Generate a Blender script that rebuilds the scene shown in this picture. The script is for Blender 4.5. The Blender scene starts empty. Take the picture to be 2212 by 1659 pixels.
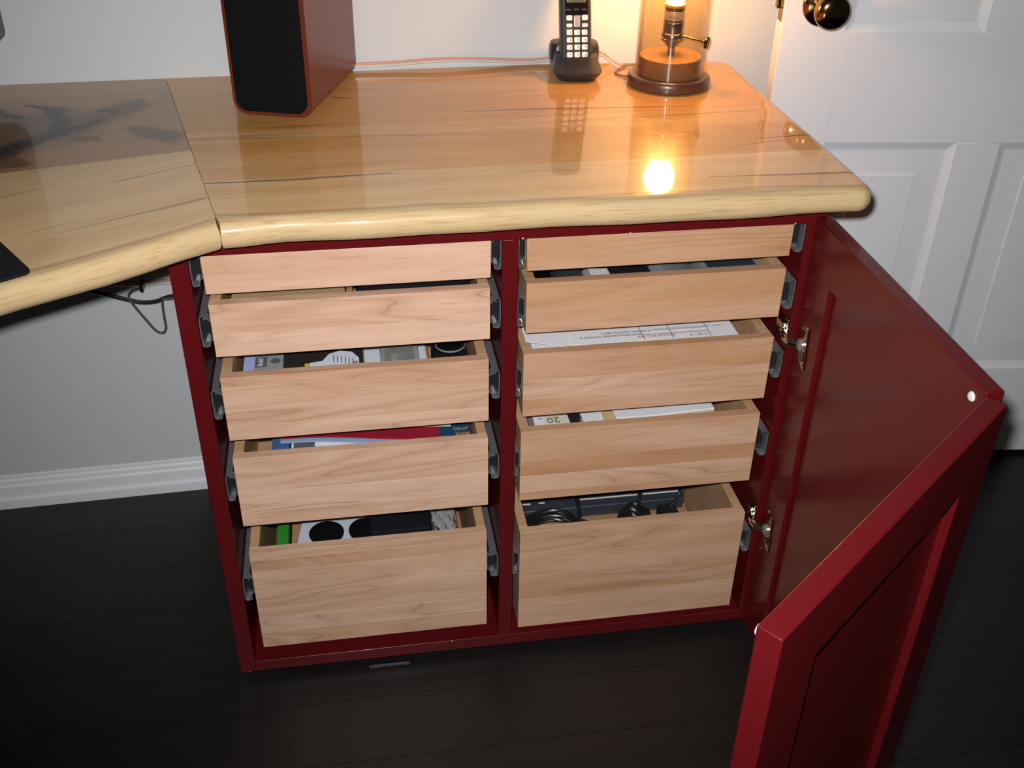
import bpy, bmesh, math, random
from mathutils import Vector, Matrix

random.seed(7)
scn = bpy.context.scene
COL = scn.collection

# ------------------------------------------------------------------ camera
cam_d = bpy.data.cameras.new('camera')
cam_d.sensor_fit = 'HORIZONTAL'; cam_d.sensor_width = 36.0; cam_d.lens = 36.97
cam_d.clip_start = 0.02; cam_d.clip_end = 50
cam = bpy.data.objects.new('camera', cam_d); COL.objects.link(cam)
CAM = Vector((0.2130, -1.1403, 1.2415))
RT = Vector((0.9875, -0.1567, 0.0144)); UP = Vector((0.0729, 0.5368, 0.8406)); BK = Vector((-0.1394, -0.8290, 0.5415))
cam.matrix_world = Matrix(((RT.x, UP.x, BK.x, CAM.x), (RT.y, UP.y, BK.y, CAM.y), (RT.z, UP.z, BK.z, CAM.z), (0, 0, 0, 1)))
scn.camera = cam

# ------------------------------------------------------------------ world, flash, exposure
world = bpy.data.worlds.new('world'); scn.world = world; world.use_nodes = True
bg = world.node_tree.nodes['Background']
bg.inputs['Color'].default_value = (1.0, 0.97, 0.93, 1); bg.inputs['Strength'].default_value = 0.018

fl_d = bpy.data.lights.new('camera_flash', 'SPOT')      # the photographer's flash, above and left of the lens
fl_d.energy = 90; fl_d.color = (0.985, 0.98, 1.0); fl_d.shadow_soft_size = 0.012
fl_d.spot_size = math.radians(92); fl_d.spot_blend = 1.0
fl = bpy.data.objects.new('camera_flash', fl_d); COL.objects.link(fl)
fl.location = CAM + UP * 0.032 - RT * 0.020
aim = Vector((0.47, 0.10, 0.60))
fl.rotation_euler = (aim - fl.location).to_track_quat('-Z', 'Y').to_euler()

scn.view_settings.view_transform = 'Standard'
scn.view_settings.look = 'None'
scn.view_settings.exposure = 0.0
scn.view_settings.gamma = 1.0
scn.view_settings.use_curve_mapping = False

# ------------------------------------------------------------------ material helpers
def srgb(r, g, b):
    f = lambda c: (c / 255 / 12.92) if c / 255 <= 0.04045 else ((c / 255 + 0.055) / 1.055) ** 2.4
    return (f(r), f(g), f(b), 1)

def new_mat(name):
    m = bpy.data.materials.new(name); m.use_nodes = True
    return m, m.node_tree, m.node_tree.nodes['Principled BSDF']

def N(nt, typ, **kw):
    n = nt.nodes.new(typ)
    for k, v in kw.items():
        setattr(n, k, v)
    return n

def plain(name, col, rough=0.5, metal=0.0, coat=0.0, bump=0.0, bscale=200.0, var=0.06, vscale=12.0, spec=0.5, transmission=0.0, emis=None, estr=0.0):
    """solid colour with a fine procedural variation and optional relief"""
    m, nt, b = new_mat(name)
    tc = N(nt, 'ShaderNodeTexCoord')
    nz = N(nt, 'ShaderNodeTexNoise'); nz.inputs['Scale'].default_value = vscale; nz.inputs['Detail'].default_value = 3
    nt.links.new(tc.outputs['Object'], nz.inputs['Vector'])
    mr = N(nt, 'ShaderNodeMapRange'); mr.inputs['To Min'].default_value = 1 - var; mr.inputs['To Max'].default_value = 1 + var
    nt.links.new(nz.outputs['Fac'], mr.inputs['Value'])
    mx = N(nt, 'ShaderNodeMix', data_type='RGBA', blend_type='MULTIPLY'); mx.inputs['Factor'].default_value = 1
    mx.inputs['A'].default_value = col
    nt.links.new(mr.outputs['Result'], mx.inputs['B'])
    nt.links.new(mx.outputs['Result'], b.inputs['Base Color'])
    b.inputs['Roughness'].default_value = rough; b.inputs['Metallic'].default_value = metal
    b.inputs['Coat Weight'].default_value = coat; b.inputs['Coat Roughness'].default_value = 0.06
    b.inputs['Specular IOR Level'].default_value = spec
    b.inputs['Transmission Weight'].default_value = transmission
    if emis:
        b.inputs['Emission Color'].default_value = emis; b.inputs['Emission Strength'].default_value = estr
    if bump:
        n2 = N(nt, 'ShaderNodeTexNoise'); n2.inputs['Scale'].default_value = bscale; n2.inputs['Detail'].default_value = 2
        nt.links.new(tc.outputs['Object'], n2.inputs['Vector'])
        bp = N(nt, 'ShaderNodeBump'); bp.inputs['Strength'].default_value = bump; bp.inputs['Distance'].default_value = 0.0008
        nt.links.new(n2.outputs['Fac'], bp.inputs['Height']); nt.links.new(bp.outputs['Normal'], b.inputs['Normal'])
    return m

def wood(name, pale, warm, line, rough=0.4, coat=0.0, coat_rough=0.08, ang=0.0, lines=0.35, streak=0.0, streakcol=(0.05, 0.03, 0.02, 1),
         contour=7.0, lscale=1.3, cross=9.0, stain=(), halo=(), samp=0.045, sgain=0.94, staincol=(0.02, 0.015, 0.016, 1), bump=0.0, sap=None, sapcol=(0.57, 0.41, 0.215, 1)):
    """edge-grain / flat-sawn wood, grain along local X (turned by ang), object props 'seed' and 'tone' vary each board"""
    m, nt, b = new_mat(name); L = nt.links
    tc = N(nt, 'ShaderNodeTexCoord')
    rot = N(nt, 'ShaderNodeVectorRotate', rotation_type='Z_AXIS'); rot.inputs['Angle'].default_value = ang
    L.new(tc.outputs['Object'], rot.inputs['Vector'])
    seed = N(nt, 'ShaderNodeAttribute', attribute_type='OBJECT', attribute_name='seed')
    cmb = N(nt, 'ShaderNodeCombineXYZ')
    mul = N(nt, 'ShaderNodeMath', operation='MULTIPLY'); mul.inputs[1].default_value = 3.71
    L.new(seed.outputs['Fac'], mul.inputs[0])
    L.new(seed.outputs['Fac'], cmb.inputs['X']); L.new(mul.outputs[0], cmb.inputs['Y']); L.new(seed.outputs['Fac'], cmb.inputs['Z'])
    add = N(nt, 'ShaderNodeVectorMath', operation='ADD'); L.new(rot.outputs[0], add.inputs[0]); L.new(cmb.outputs[0], add.inputs[1])
    def scaled(sx, sy, sz):
        v = N(nt, 'ShaderNodeVectorMath', operation='MULTIPLY'); v.inputs[1].default_value = (sx, sy, sz)
        L.new(add.outputs[0], v.inputs[0]); return v.outputs[0]
    def noise(vec, det=2.0, dist=0.0, rgh=0.5):
        n = N(nt, 'ShaderNodeTexNoise'); n.inputs['Scale'].default_value = 1.0; n.inputs['Detail'].default_value = det
        n.inputs['Distortion'].default_value = dist; n.inputs['Roughness'].default_value = rgh
        L.new(vec, n.inputs['Vector']); return n.outputs['Fac']
    def rng(fac, a, bb, c=0.0, d=1.0):
        r = N(nt, 'ShaderNodeMapRange'); r.inputs['From Min'].default_value = a; r.inputs['From Max'].default_value = bb
        r.inputs['To Min'].default_value = c; r.inputs['To Max'].default_value = d; L.new(fac, r.inputs['Value']); return r.outputs['Result']
    def mixc(f, A, B, mode='MIX'):
        x = N(nt, 'ShaderNodeMix', data_type='RGBA', blend_type=mode)
        for s, v in (('Factor', f), ('A', A), ('B', B)):
            if isinstance(v, (tuple, float, int)): x.inputs[s].default_value = v
            else: L.new(v, x.inputs[s])
        return x.outputs['Result']
    def mth(op, a, c):
        x = N(nt, 'ShaderNodeMath', operation=op)
        for i, v in enumerate((a, c)):
            if isinstance(v, (float, int)): x.inputs[i].default_value = v
            else: L.new(v, x.inputs[i])
        return x.outputs[0]
    tone = N(nt, 'ShaderNodeAttribute', attribute_type='OBJECT', attribute_name='tone')
    broad = noise(scaled(lscale * 1.6, 22, 22), 3, 0.3)
    t = mth('ADD', tone.outputs['Fac'], rng(broad, 0.25, 0.75, -0.35, 0.35))
    colr = mixc(rng(t, 0, 1), pale, warm)
    # growth-ring contours
    cn = noise(scaled(lscale, cross, cross), 2, 0.25, 0.4)
    pp = mth('PINGPONG', mth('MULTIPLY', cn, contour), 0.5)
    ln = rng(pp, 0.0, 0.10, 1.0, 0.0)
    soft = rng(pp, 0.0, 0.5, 0.55, 0.0)
    gate = rng(noise(scaled(2.2, 14, 14), 1), 0.42, 0.62, 0.15, 1.0)
    f = mth('MULTIPLY', mth('MULTIPLY', mth('MAXIMUM', ln, soft), gate), lines)
    colr = mixc(f, colr, line)
    # fine fibre
    fib = noise(scaled(16, 420, 420), 2)
    colr = mixc(rng(fib, 0.56, 0.78, 0.0, 0.42), colr, line)
    fib2 = noise(scaled(5, 120, 120), 2)
    colr = mixc(rng(fib2, 0.3, 0.7, 0.0, 0.22), colr, mixc(1.0, colr, (0.82, 0.76, 0.68, 1), 'MULTIPLY'))
    if streak:
        sn = noise(scaled(1.6, 34, 34), 2, 0.6)
        colr = mixc(mth('MULTIPLY', rng(sn, 0.66, 0.72), streak), colr, streakcol)
        sp = noise(scaled(22, 210, 210), 1)
        colr = mixc(mth('MULTIPLY', rng(sp, 0.72, 0.78), streak * 0.8), colr, streakcol)
    if stain or halo:
        # resin-black and brown figure along given strokes, edges broken up by noise
        wn_ = N(nt, 'ShaderNodeTexNoise'); wn_.inputs['Scale'].default_value = 26; wn_.inputs['Detail'].default_value = 5; wn_.inputs['Roughness'].default_value = 0.6
        L.new(tc.outputs['Object'], wn_.inputs['Vector'])
        ctr = N(nt, 'ShaderNodeVectorMath', operation='SUBTRACT'); ctr.inputs[1].default_value = (0.5, 0.5, 0.5); L.new(wn_.outputs['Color'], ctr.inputs[0])
        scl = N(nt, 'ShaderNodeVectorMath', operation='SCALE'); scl.inputs['Scale'].default_value = samp; L.new(ctr.outputs[0], scl.inputs[0])
        pos = N(nt, 'ShaderNodeVectorMath', operation='ADD'); L.new(tc.outputs['Object'], pos.inputs[0]); L.new(scl.outputs[0], pos.inputs[1])
        def seg(ax, ay, bx_, by_, w0, w1):
            d = N(nt, 'ShaderNodeVectorMath', operation='SUBTRACT'); d.inputs[1].default_value = (ax, ay, 0); L.new(pos.outputs[0], d.inputs[0])
            fl_ = N(nt, 'ShaderNodeVectorMath', operation='MULTIPLY'); fl_.inputs[1].default_value = (1, 1, 0); L.new(d.outputs[0], fl_.inputs[0])
            dx, dy = bx_ - ax, by_ - ay; l2 = dx * dx + dy * dy + 1e-9
            dt = N(nt, 'ShaderNodeVectorMath', operation='DOT_PRODUCT'); dt.inputs[1].default_value = (dx / l2, dy / l2, 0); L.new(fl_.outputs[0], dt.inputs[0])
            cl = N(nt, 'ShaderNodeClamp'); L.new(dt.outputs['Value'], cl.inputs['Value'])
            pr = N(nt, 'ShaderNodeVectorMath', operation='SCALE'); pr.inputs[0].default_value = (dx, dy, 0); L.new(cl.outputs[0], pr.inputs['Scale'])
            ds = N(nt, 'ShaderNodeVectorMath', operation='DISTANCE'); L.new(fl_.outputs[0], ds.inputs[0]); L.new(pr.outputs[0], ds.inputs[1])
            wd = mth('ADD', w0, mth('MULTIPLY', cl.outputs[0], w1 - w0))
            return rng(mth('DIVIDE', ds.outputs['Value'], wd), 0.55, 1.25, 1.0, 0.0)
        def union(lst):
            f_ = None
            for q in lst:
                g = seg(*q); f_ = g if f_ is None else mth('MAXIMUM', f_, g)
            return f_
        if halo: colr = mixc(mth('MULTIPLY', union(halo), 0.82), colr, (0.110, 0.052, 0.024, 1))
        if stain: colr = mixc(mth('MULTIPLY', union(stain), sgain), colr, staincol)
    if sap:
        dt = N(nt, 'ShaderNodeVectorMath', operation='DOT_PRODUCT'); dt.inputs[1].default_value = (sap[0], sap[1], 0); L.new(tc.outputs['Object'], dt.inputs[0])
        wv = noise(scaled(6, 1, 1), 2)
        dd = mth('ADD', dt.outputs['Value'], rng(wv, 0.2, 0.8, -0.007, 0.007))
        colr = mixc(rng(dd, sap[2] - 0.009, sap[2] - 0.002, 0.0, 0.55), colr, line)
        colr = mixc(rng(dd, sap[2] - 0.001, sap[2] + 0.002), colr, mixc(rng(broad, 0.45, 0.75, 0.0, 0.25), mixc(rng(fib, 0.52, 0.75, 0.0, 0.55), sapcol, line), pale))
    L.new(colr, b.inputs['Base Color'])
    b.inputs['Roughness'].default_value = rough
    b.inputs['Coat Weight'].default_value = coat; b.inputs['Coat Roughness'].default_value = coat_rough
    if coat > 0.5: b.inputs['Specular IOR Level'].default_value = 0.12
    if bump:
        bp = N(nt, 'ShaderNodeBump'); bp.inputs['Strength'].default_value = bump; bp.inputs['Distance'].default_value = 0.0006
        L.new(fib2, bp.inputs['Height']); L.new(bp.outputs['Normal'], b.inputs['Normal'])
    return m

M = {}
M['wall'] = plain('wall_paint', (0.59, 0.605, 0.60, 1), 0.75, bump=0.25, bscale=260, var=0.015, vscale=3)
M['white_trim'] = plain('white_trim_paint', (0.82, 0.825, 0.85, 1), 0.38, bump=0.05, bscale=120, var=0.02)
M['maple'] = wood('drawer_maple', (0.70, 0.465, 0.330, 1), (0.515, 0.285, 0.150, 1), (0.33, 0.150, 0.068, 1), rough=0.42, lines=0.62, contour=10, lscale=2.2, cross=16)
M['walnut_side'] = wood('drawer_side_wood', (0.60, 0.40, 0.25, 1), (0.50, 0.28, 0.13, 1), (0.28, 0.15, 0.07, 1), rough=0.45, lines=0.4)
M['top'] = wood('desktop_maple', (0.76, 0.53, 0.285, 1), (0.60, 0.305, 0.088, 1), (0.33, 0.15, 0.05, 1), rough=0.30, coat=0.65, coat_rough=0.035,
                lines=0.34, streak=0.35, streakcol=(0.13, 0.06, 0.025, 1), contour=8, lscale=1.1, cross=7, sap=(0, -1, 0.249),
                samp=0.005, sgain=0.85, staincol=(0.12, 0.05, 0.02, 1),
                stain=[(-0.3727, -0.1520, -0.2682, -0.1531, 0.0022, 0.0020), (-0.2682, -0.1531, -0.1525, -0.1448, 0.0020, 0.0008), (-0.0355, 0.0736, 0.0760, 0.0710, 0.0010, 0.0030), (0.0760, 0.0710, 0.2893, 0.0592, 0.0030, 0.0008), (0.0852, 0.0165, 0.3760, 0.0307, 0.0006, 0.0010), (0.2247, -0.2042, 0.3234, -0.2086, 0.0006, 0.0024), (0.3234, -0.2086, 0.4122, -0.2117, 0.0024, 0.0026), (0.3218, -0.0815, 0.4122, -0.0740, 0.0006, 0.0028), (0.2808, -0.1081, 0.3636, -0.0899, 0.0004, 0.0012), (-0.4467, 0.1653, -0.4207, 0.1603, 0.0012, 0.0006), (-0.2199, 0.1568, -0.1937, 0.1474, 0.0030, 0.0006), (-0.0900, 0.0798, -0.0352, 0.0756, 0.0004, 0.0012), (0.1733, -0.0461, 0.2027, -0.0549, 0.0005, 0.0008)])
WING_ANG = math.radians(-30)
M['top_wing'] = wood('desktop_maple_wing', (0.76, 0.54, 0.30, 1), (0.64, 0.41, 0.19, 1), (0.36, 0.19, 0.075, 1), rough=0.30, coat=0.65, coat_rough=0.035,
                     ang=WING_ANG, lines=0.34, streak=0.5, streakcol=(0.15, 0.09, 0.05, 1), contour=8, lscale=1.5, cross=7, sap=(0.540, -0.842, 0.2845),
                     samp=0.004, sgain=0.6, staincol=(0.20, 0.125, 0.06, 1),
                     stain=[(0.2994, -0.0769, 0.2319, -0.1131, 0.0032, 0.0022), (0.2319, -0.1131, 0.1526, -0.1567, 0.0022, 0.0006), (0.2556, 0.1216, 0.1791, 0.0753, 0.0030, 0.0008), (0.1149, -0.1542, 0.1656, -0.1247, 0.0006, 0.0010)])
M['top_dark'] = wood('desktop_spalted', (0.42, 0.245, 0.115, 1), (0.34, 0.175, 0.07, 1), (0.14, 0.065, 0.025, 1), rough=0.30, coat=0.42, coat_rough=0.035,
                     ang=WING_ANG, lines=0.25, streak=0.4, contour=8, lscale=1.5, cross=7,
                     stain=[(-0.0400, 0.0400, 0.0375, 0.0970, 0.0260, 0.0208), (0.0375, 0.0970, 0.0902, 0.1656, 0.0182, 0.0156), (0.0902, 0.1656, 0.1354, 0.2080, 0.0156, 0.0078), (0.0298, 0.2866, 0.0558, 0.2796, 0.0052, 0.0078), (0.0558, 0.2796, 0.0773, 0.2473, 0.0091, 0.0169), (0.0773, 0.2473, 0.0915, 0.1889, 0.0169, 0.0130), (0.1307, 0.2550, 0.1532, 0.2485, 0.0078, 0.0078), (-0.0020, 0.2662, 0.0293, 0.2335, 0.0091, 0.0052)],
                     staincol=(0.010, 0.008, 0.009, 1), sgain=0.97,
                     halo=[(-0.0500, 0.1500, 0.0700, 0.1900, 0.1300, 0.0780), (0.0444, 0.0676, 0.0683, 0.0569, 0.0286, 0.0156), (0.0902, 0.1656, 0.1772, 0.2760, 0.0390, 0.0260), (0.1900, 0.1700, 0.2400, 0.1350, 0.0156, 0.0208), (0.1200, 0.1400, 0.1500, 0.1350, 0.0156, 0.0052)])
M['red'] = plain('cabinet_red_paint', (0.096, 0.0050, 0.0066, 1), 0.28, coat=0.08, spec=0.30, bump=0.06, bscale=90, var=0.10, vscale=9)
M['floor'] = wood('dark_stained_floor', (0.0100, 0.0078, 0.0068, 1), (0.0060, 0.0047, 0.0042, 1), (0.003, 0.0024, 0.002, 1), rough=0.48, lines=0.6, contour=7, lscale=1.0, cross=10, bump=0.25)
M['floor_gap'] = plain('floor_gap', (0.02, 0.013, 0.007, 1), 0.8)
M['zinc'] = plain('slide_steel', (0.40, 0.41, 0.42, 1), 0.30, metal=0.75, var=0.25, vscale=90)
M['zinc_shaded'] = plain('slide_shaded', (0.022, 0.022, 0.024, 1), 0.30, metal=0.3, var=0.3, vscale=120)  # shadow inside the slide channel put into the cage's near-black colour
M['nickel'] = plain('hinge_nickel', (0.62, 0.56, 0.46, 1), 0.16, metal=1.0, var=0.06)
M['brass'] = plain('antique_brass', (0.30, 0.20, 0.09, 1), 0.14, metal=1.0, var=0.12, vscale=30)
M['speaker_red'] = plain('cherry_veneer', (0.115, 0.021, 0.010, 1), 0.30, spec=0.35, coat=0.12, var=0.10, vscale=20)
M['grille'] = plain('grille_cloth', (0.0045, 0.0045, 0.0052, 1), 0.9, spec=0.12, bump=0.9, bscale=900, var=0.4, vscale=700)
M['black_plastic'] = plain('black_plastic', (0.020, 0.019, 0.020, 1), 0.34, bump=0.08, bscale=700)
M['black_gloss'] = plain('black_gloss', (0.006, 0.006, 0.007, 1), 0.10)
M['black_cloth'] = plain('black_cloth', (0.008, 0.008, 0.012, 1), 0.85, spec=0.15, bump=0.8, bscale=1200, var=0.3, vscale=600)
M['mat_rubber'] = plain('mousepad_black', (0.009, 0.009, 0.010, 1), 0.8, spec=0.2, bump=0.3, bscale=900)
M['key_white'] = plain('key_white', (0.80, 0.77, 0.76, 1), 0.35)
M['key_ink'] = plain('key_ink', (0.03, 0.03, 0.035, 1), 0.6)
M['silver_key'] = plain('silver_key', (0.62, 0.58, 0.62, 1), 0.25, metal=0.6)
M['lcd'] = plain('lcd_green', (0.10, 0.12, 0.085, 1), 0.2)
M['orange_ink'] = plain('orange_ink', (0.35, 0.14, 0.04, 1), 0.6)
M['base_wood'] = wood('lamp_base_wood', (0.115, 0.042, 0.022, 1), (0.075, 0.024, 0.012, 1), (0.02, 0.008, 0.004, 1), rough=0.35, coat=0.4, lines=0.5)
M['block_wood'] = wood('lamp_block_wood', (0.30, 0.145, 0.05, 1), (0.24, 0.105, 0.035, 1), (0.09, 0.035, 0.014, 1), rough=0.4, coat=0.2, lines=0.5)
M['copper'] = plain('copper_wire', (0.80, 0.46, 0.34, 1), 0.22, metal=0.35, var=0.2, vscale=200)
M['tinned'] = plain('tinned_wire', (0.82, 0.79, 0.78, 1), 0.22, metal=0.35, var=0.2, vscale=200)
M['cord_black'] = plain('cord_black', (0.016, 0.016, 0.017, 1), 0.35)
M['cord_grey'] = plain('cord_grey', (0.085, 0.088, 0.095, 1), 0.35)
M['cord_brown'] = plain('cord_brown', (0.20, 0.14, 0.10, 1), 0.35)
M['paper'] = plain('white_paper', (0.80, 0.80, 0.82, 1), 0.7, var=0.02)
M['paper_grey'] = plain('grey_print', (0.55, 0.55, 0.58, 1), 0.7)
M['cream'] = plain('cream_paper', (0.74, 0.68, 0.52, 1), 0.7)
M['manila'] = plain('manila_folder', (0.62, 0.46, 0.24, 1), 0.7)
M['ink'] = plain('print_ink', (0.10, 0.10, 0.12, 1), 0.8)
M['ink_red'] = plain('print_red', (0.45, 0.07, 0.08, 1), 0.8)
M['ink_green'] = plain('print_green', (0.10, 0.17, 0.06, 1), 0.8)
M['gold_ink'] = plain('gold_ink', (0.60, 0.34, 0.05, 1), 0.5)
M['book_blue'] = plain('book_blue', (0.012, 0.065, 0.14, 1), 0.35)
M['folder_red'] = plain('folder_red', (0.30, 0.012, 0.03, 1), 0.5)
M['folder_blue'] = plain('folder_light_blue', (0.26, 0.42, 0.60, 1), 0.5)
M['folder_navy'] = plain('folder_blue', (0.06, 0.13, 0.30, 1), 0.5)
M['cardboard'] = plain('cardboard', (0.40, 0.22, 0.11, 1), 0.8, bump=0.2)
M['green'] = plain('green_folder', (0.03, 0.28, 0.03, 1), 0.4)
M['drive_dark'] = plain('drive_casting', (0.055, 0.047, 0.042, 1), 0.4, metal=0.5)
M['label_white'] = plain('label_white', (0.70, 0.76, 0.84, 1), 0.45)
M['label_yellow'] = plain('label_yellow', (0.62, 0.56, 0.04, 1), 0.45)
M['box_grey'] = plain('box_grey', (0.30, 0.32, 0.33, 1), 0.5)
M['box_blue'] = plain('box_pale_blue', (0.40, 0.47, 0.75, 1), 0.5)
M['slate'] = plain('slate_plastic', (0.035, 0.042, 0.055, 1), 0.4)
M['tray_white'] = plain('tray_white', (0.55, 0.60, 0.66, 1), 0.45)
M['grey_plastic'] = plain('grey_plastic', (0.22, 0.24, 0.25, 1), 0.35)
M['silver_box'] = plain('silver_box', (0.40, 0.42, 0.43, 1), 0.35, metal=0.4)
M['bumper'] = plain('clear_bumper', (0.72, 0.70, 0.68, 1), 0.3)
M['chip'] = plain('paint_chip', (0.80, 0.78, 0.76, 1), 0.6)
M['screw_steel'] = plain('spring_steel', (0.72, 0.74, 0.80, 1), 0.2, metal=1.0)
M['socket'] = plain('socket_nickel', (0.30, 0.25, 0.20, 1), 0.16, metal=1.0, var=0.1)
M['socket_label'] = plain('socket_label', (0.46, 0.40, 0.34, 1), 0.3, metal=0.5)
M['socket_gold'] = plain('socket_gold', (0.85, 0.55, 0.12, 1), 0.25, metal=0.9)
M['bulb'] = plain('lit_bulb', (1, 0.8, 0.5, 1), 0.4, emis=(1.0, 0.50, 0.15, 1), estr=135.0)

def clear_glass(name, tint=(1, 1, 1, 1), ior=1.45, rough=0.0, haze=0.0, hazecol=(0.8, 0.75, 0.7, 1)):
    m = bpy.data.materials.new(name); m.use_nodes = True; nt = m.node_tree; nt.nodes.clear()
    out = N(nt, 'ShaderNodeOutputMaterial'); tr = N(nt, 'ShaderNodeBsdfTransparent'); gl = N(nt, 'ShaderNodeBsdfGlossy')
    lw = N(nt, 'ShaderNodeLayerWeight'); lw.inputs['Blend'].default_value = 0.5; pw = N(nt, 'ShaderNodeMath', operation='POWER'); pw.inputs[1].default_value = 3.6; fr = N(nt, 'ShaderNodeMath', operation='MULTIPLY_ADD'); fr.inputs[1].default_value = 0.9; fr.inputs[2].default_value = ((ior - 1) / (ior + 1)) ** 2; nt.links.new(lw.outputs['Facing'], pw.inputs[0]); nt.links.new(pw.outputs[0], fr.inputs[0]); mix = N(nt, 'ShaderNodeMixShader'); df = N(nt, 'ShaderNodeBsdfDiffuse'); mx2 = N(nt, 'ShaderNodeMixShader')
    tr.inputs['Color'].default_value = tint; gl.inputs['Roughness'].default_value = rough;
    df.inputs['Color'].default_value = hazecol
    nz = N(nt, 'ShaderNodeTexNoise'); nz.inputs['Scale'].default_value = 60; nz.inputs['Detail'].default_value = 4
    tc = N(nt, 'ShaderNodeTexCoord'); nt.links.new(tc.outputs['Object'], nz.inputs['Vector'])
    mr = N(nt, 'ShaderNodeMapRange'); mr.inputs['To Min'].default_value = haze * 0.6; mr.inputs['To Max'].default_value = haze * 1.4
    nt.links.new(nz.outputs['Fac'], mr.inputs['Value'])
    nt.links.new(fr.outputs[0], mix.inputs[0]); nt.links.new(tr.outputs[0], mix.inputs[1]); nt.links.new(gl.outputs[0], mix.inputs[2])
    nt.links.new(mr.outputs['Result'], mx2.inputs[0]); nt.links.new(mix.outputs[0], mx2.inputs[1]); nt.links.new(df.outputs[0], mx2.inputs[2])
    nt.links.new(mx2.outputs[0], out.inputs['Surface'])
    return m
M['glass'] = clear_glass('lamp_glass', (0.91, 0.86, 0.79, 1), rough=0.03, haze=0.010)
M['film'] = clear_glass('plastic_film', (0.75, 0.77, 0.78, 1), ior=1.5, rough=0.08, haze=0.30, hazecol=(0.7, 0.7, 0.7, 1))

def woven_mat():
    m, nt, b = new_mat('woven_straw'); L = nt.links
    tc = N(nt, 'ShaderNodeTexCoord'); sep = N(nt, 'ShaderNodeSeparateXYZ'); L.new(tc.outputs['Object'], sep.inputs[0])
    def mth(op, a, c):
        x = N(nt, 'ShaderNodeMath', operation=op)
        for i, v in enumerate((a, c)):
            if isinstance(v, (float, int)): x.inputs[i].default_value = v
            else: L.new(v, x.inputs[i])
        return x.outputs[0]
    zig = mth('PINGPONG', mth('MULTIPLY', sep.outputs['Y'], 220.0), 1.0)
    ph = mth('ADD', mth('MULTIPLY', sep.outputs['X'], 330.0), mth('MULTIPLY', zig, 1.0))
    w = mth('PINGPONG', ph, 0.5)
    mx = N(nt, 'ShaderNodeMix', data_type='RGBA'); mx.inputs['A'].default_value = (0.30, 0.17, 0.06, 1); mx.inputs['B'].default_value = (0.66, 0.48, 0.25, 1)
    L.new(mth('MULTIPLY', w, 2.0), mx.inputs['Factor']); L.new(mx.outputs['Result'], b.inputs['Base Color'])
    bp = N(nt, 'ShaderNodeBump'); bp.inputs['Distance'].default_value = 0.001; L.new(w, bp.inputs['Height']); L.new(bp.outputs['Normal'], b.inputs['Normal'])
    b.inputs['Roughness'].default_value = 0.7
    return m
M['woven'] = woven_mat()

# ------------------------------------------------------------------ object helpers
def thing(name, label, cat, loc, group=None):
    o = bpy.data.objects.new(name, None); COL.objects.link(o); o.empty_display_size = 0.05
    o.location = loc; o['label'] = label; o['category'] = cat
    if group: o['group'] = group
    return o

def wloc(o):
    v = Vector((0, 0, 0))
    while o: v = v + Vector(o.location); o = o.parent
    return v

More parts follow.
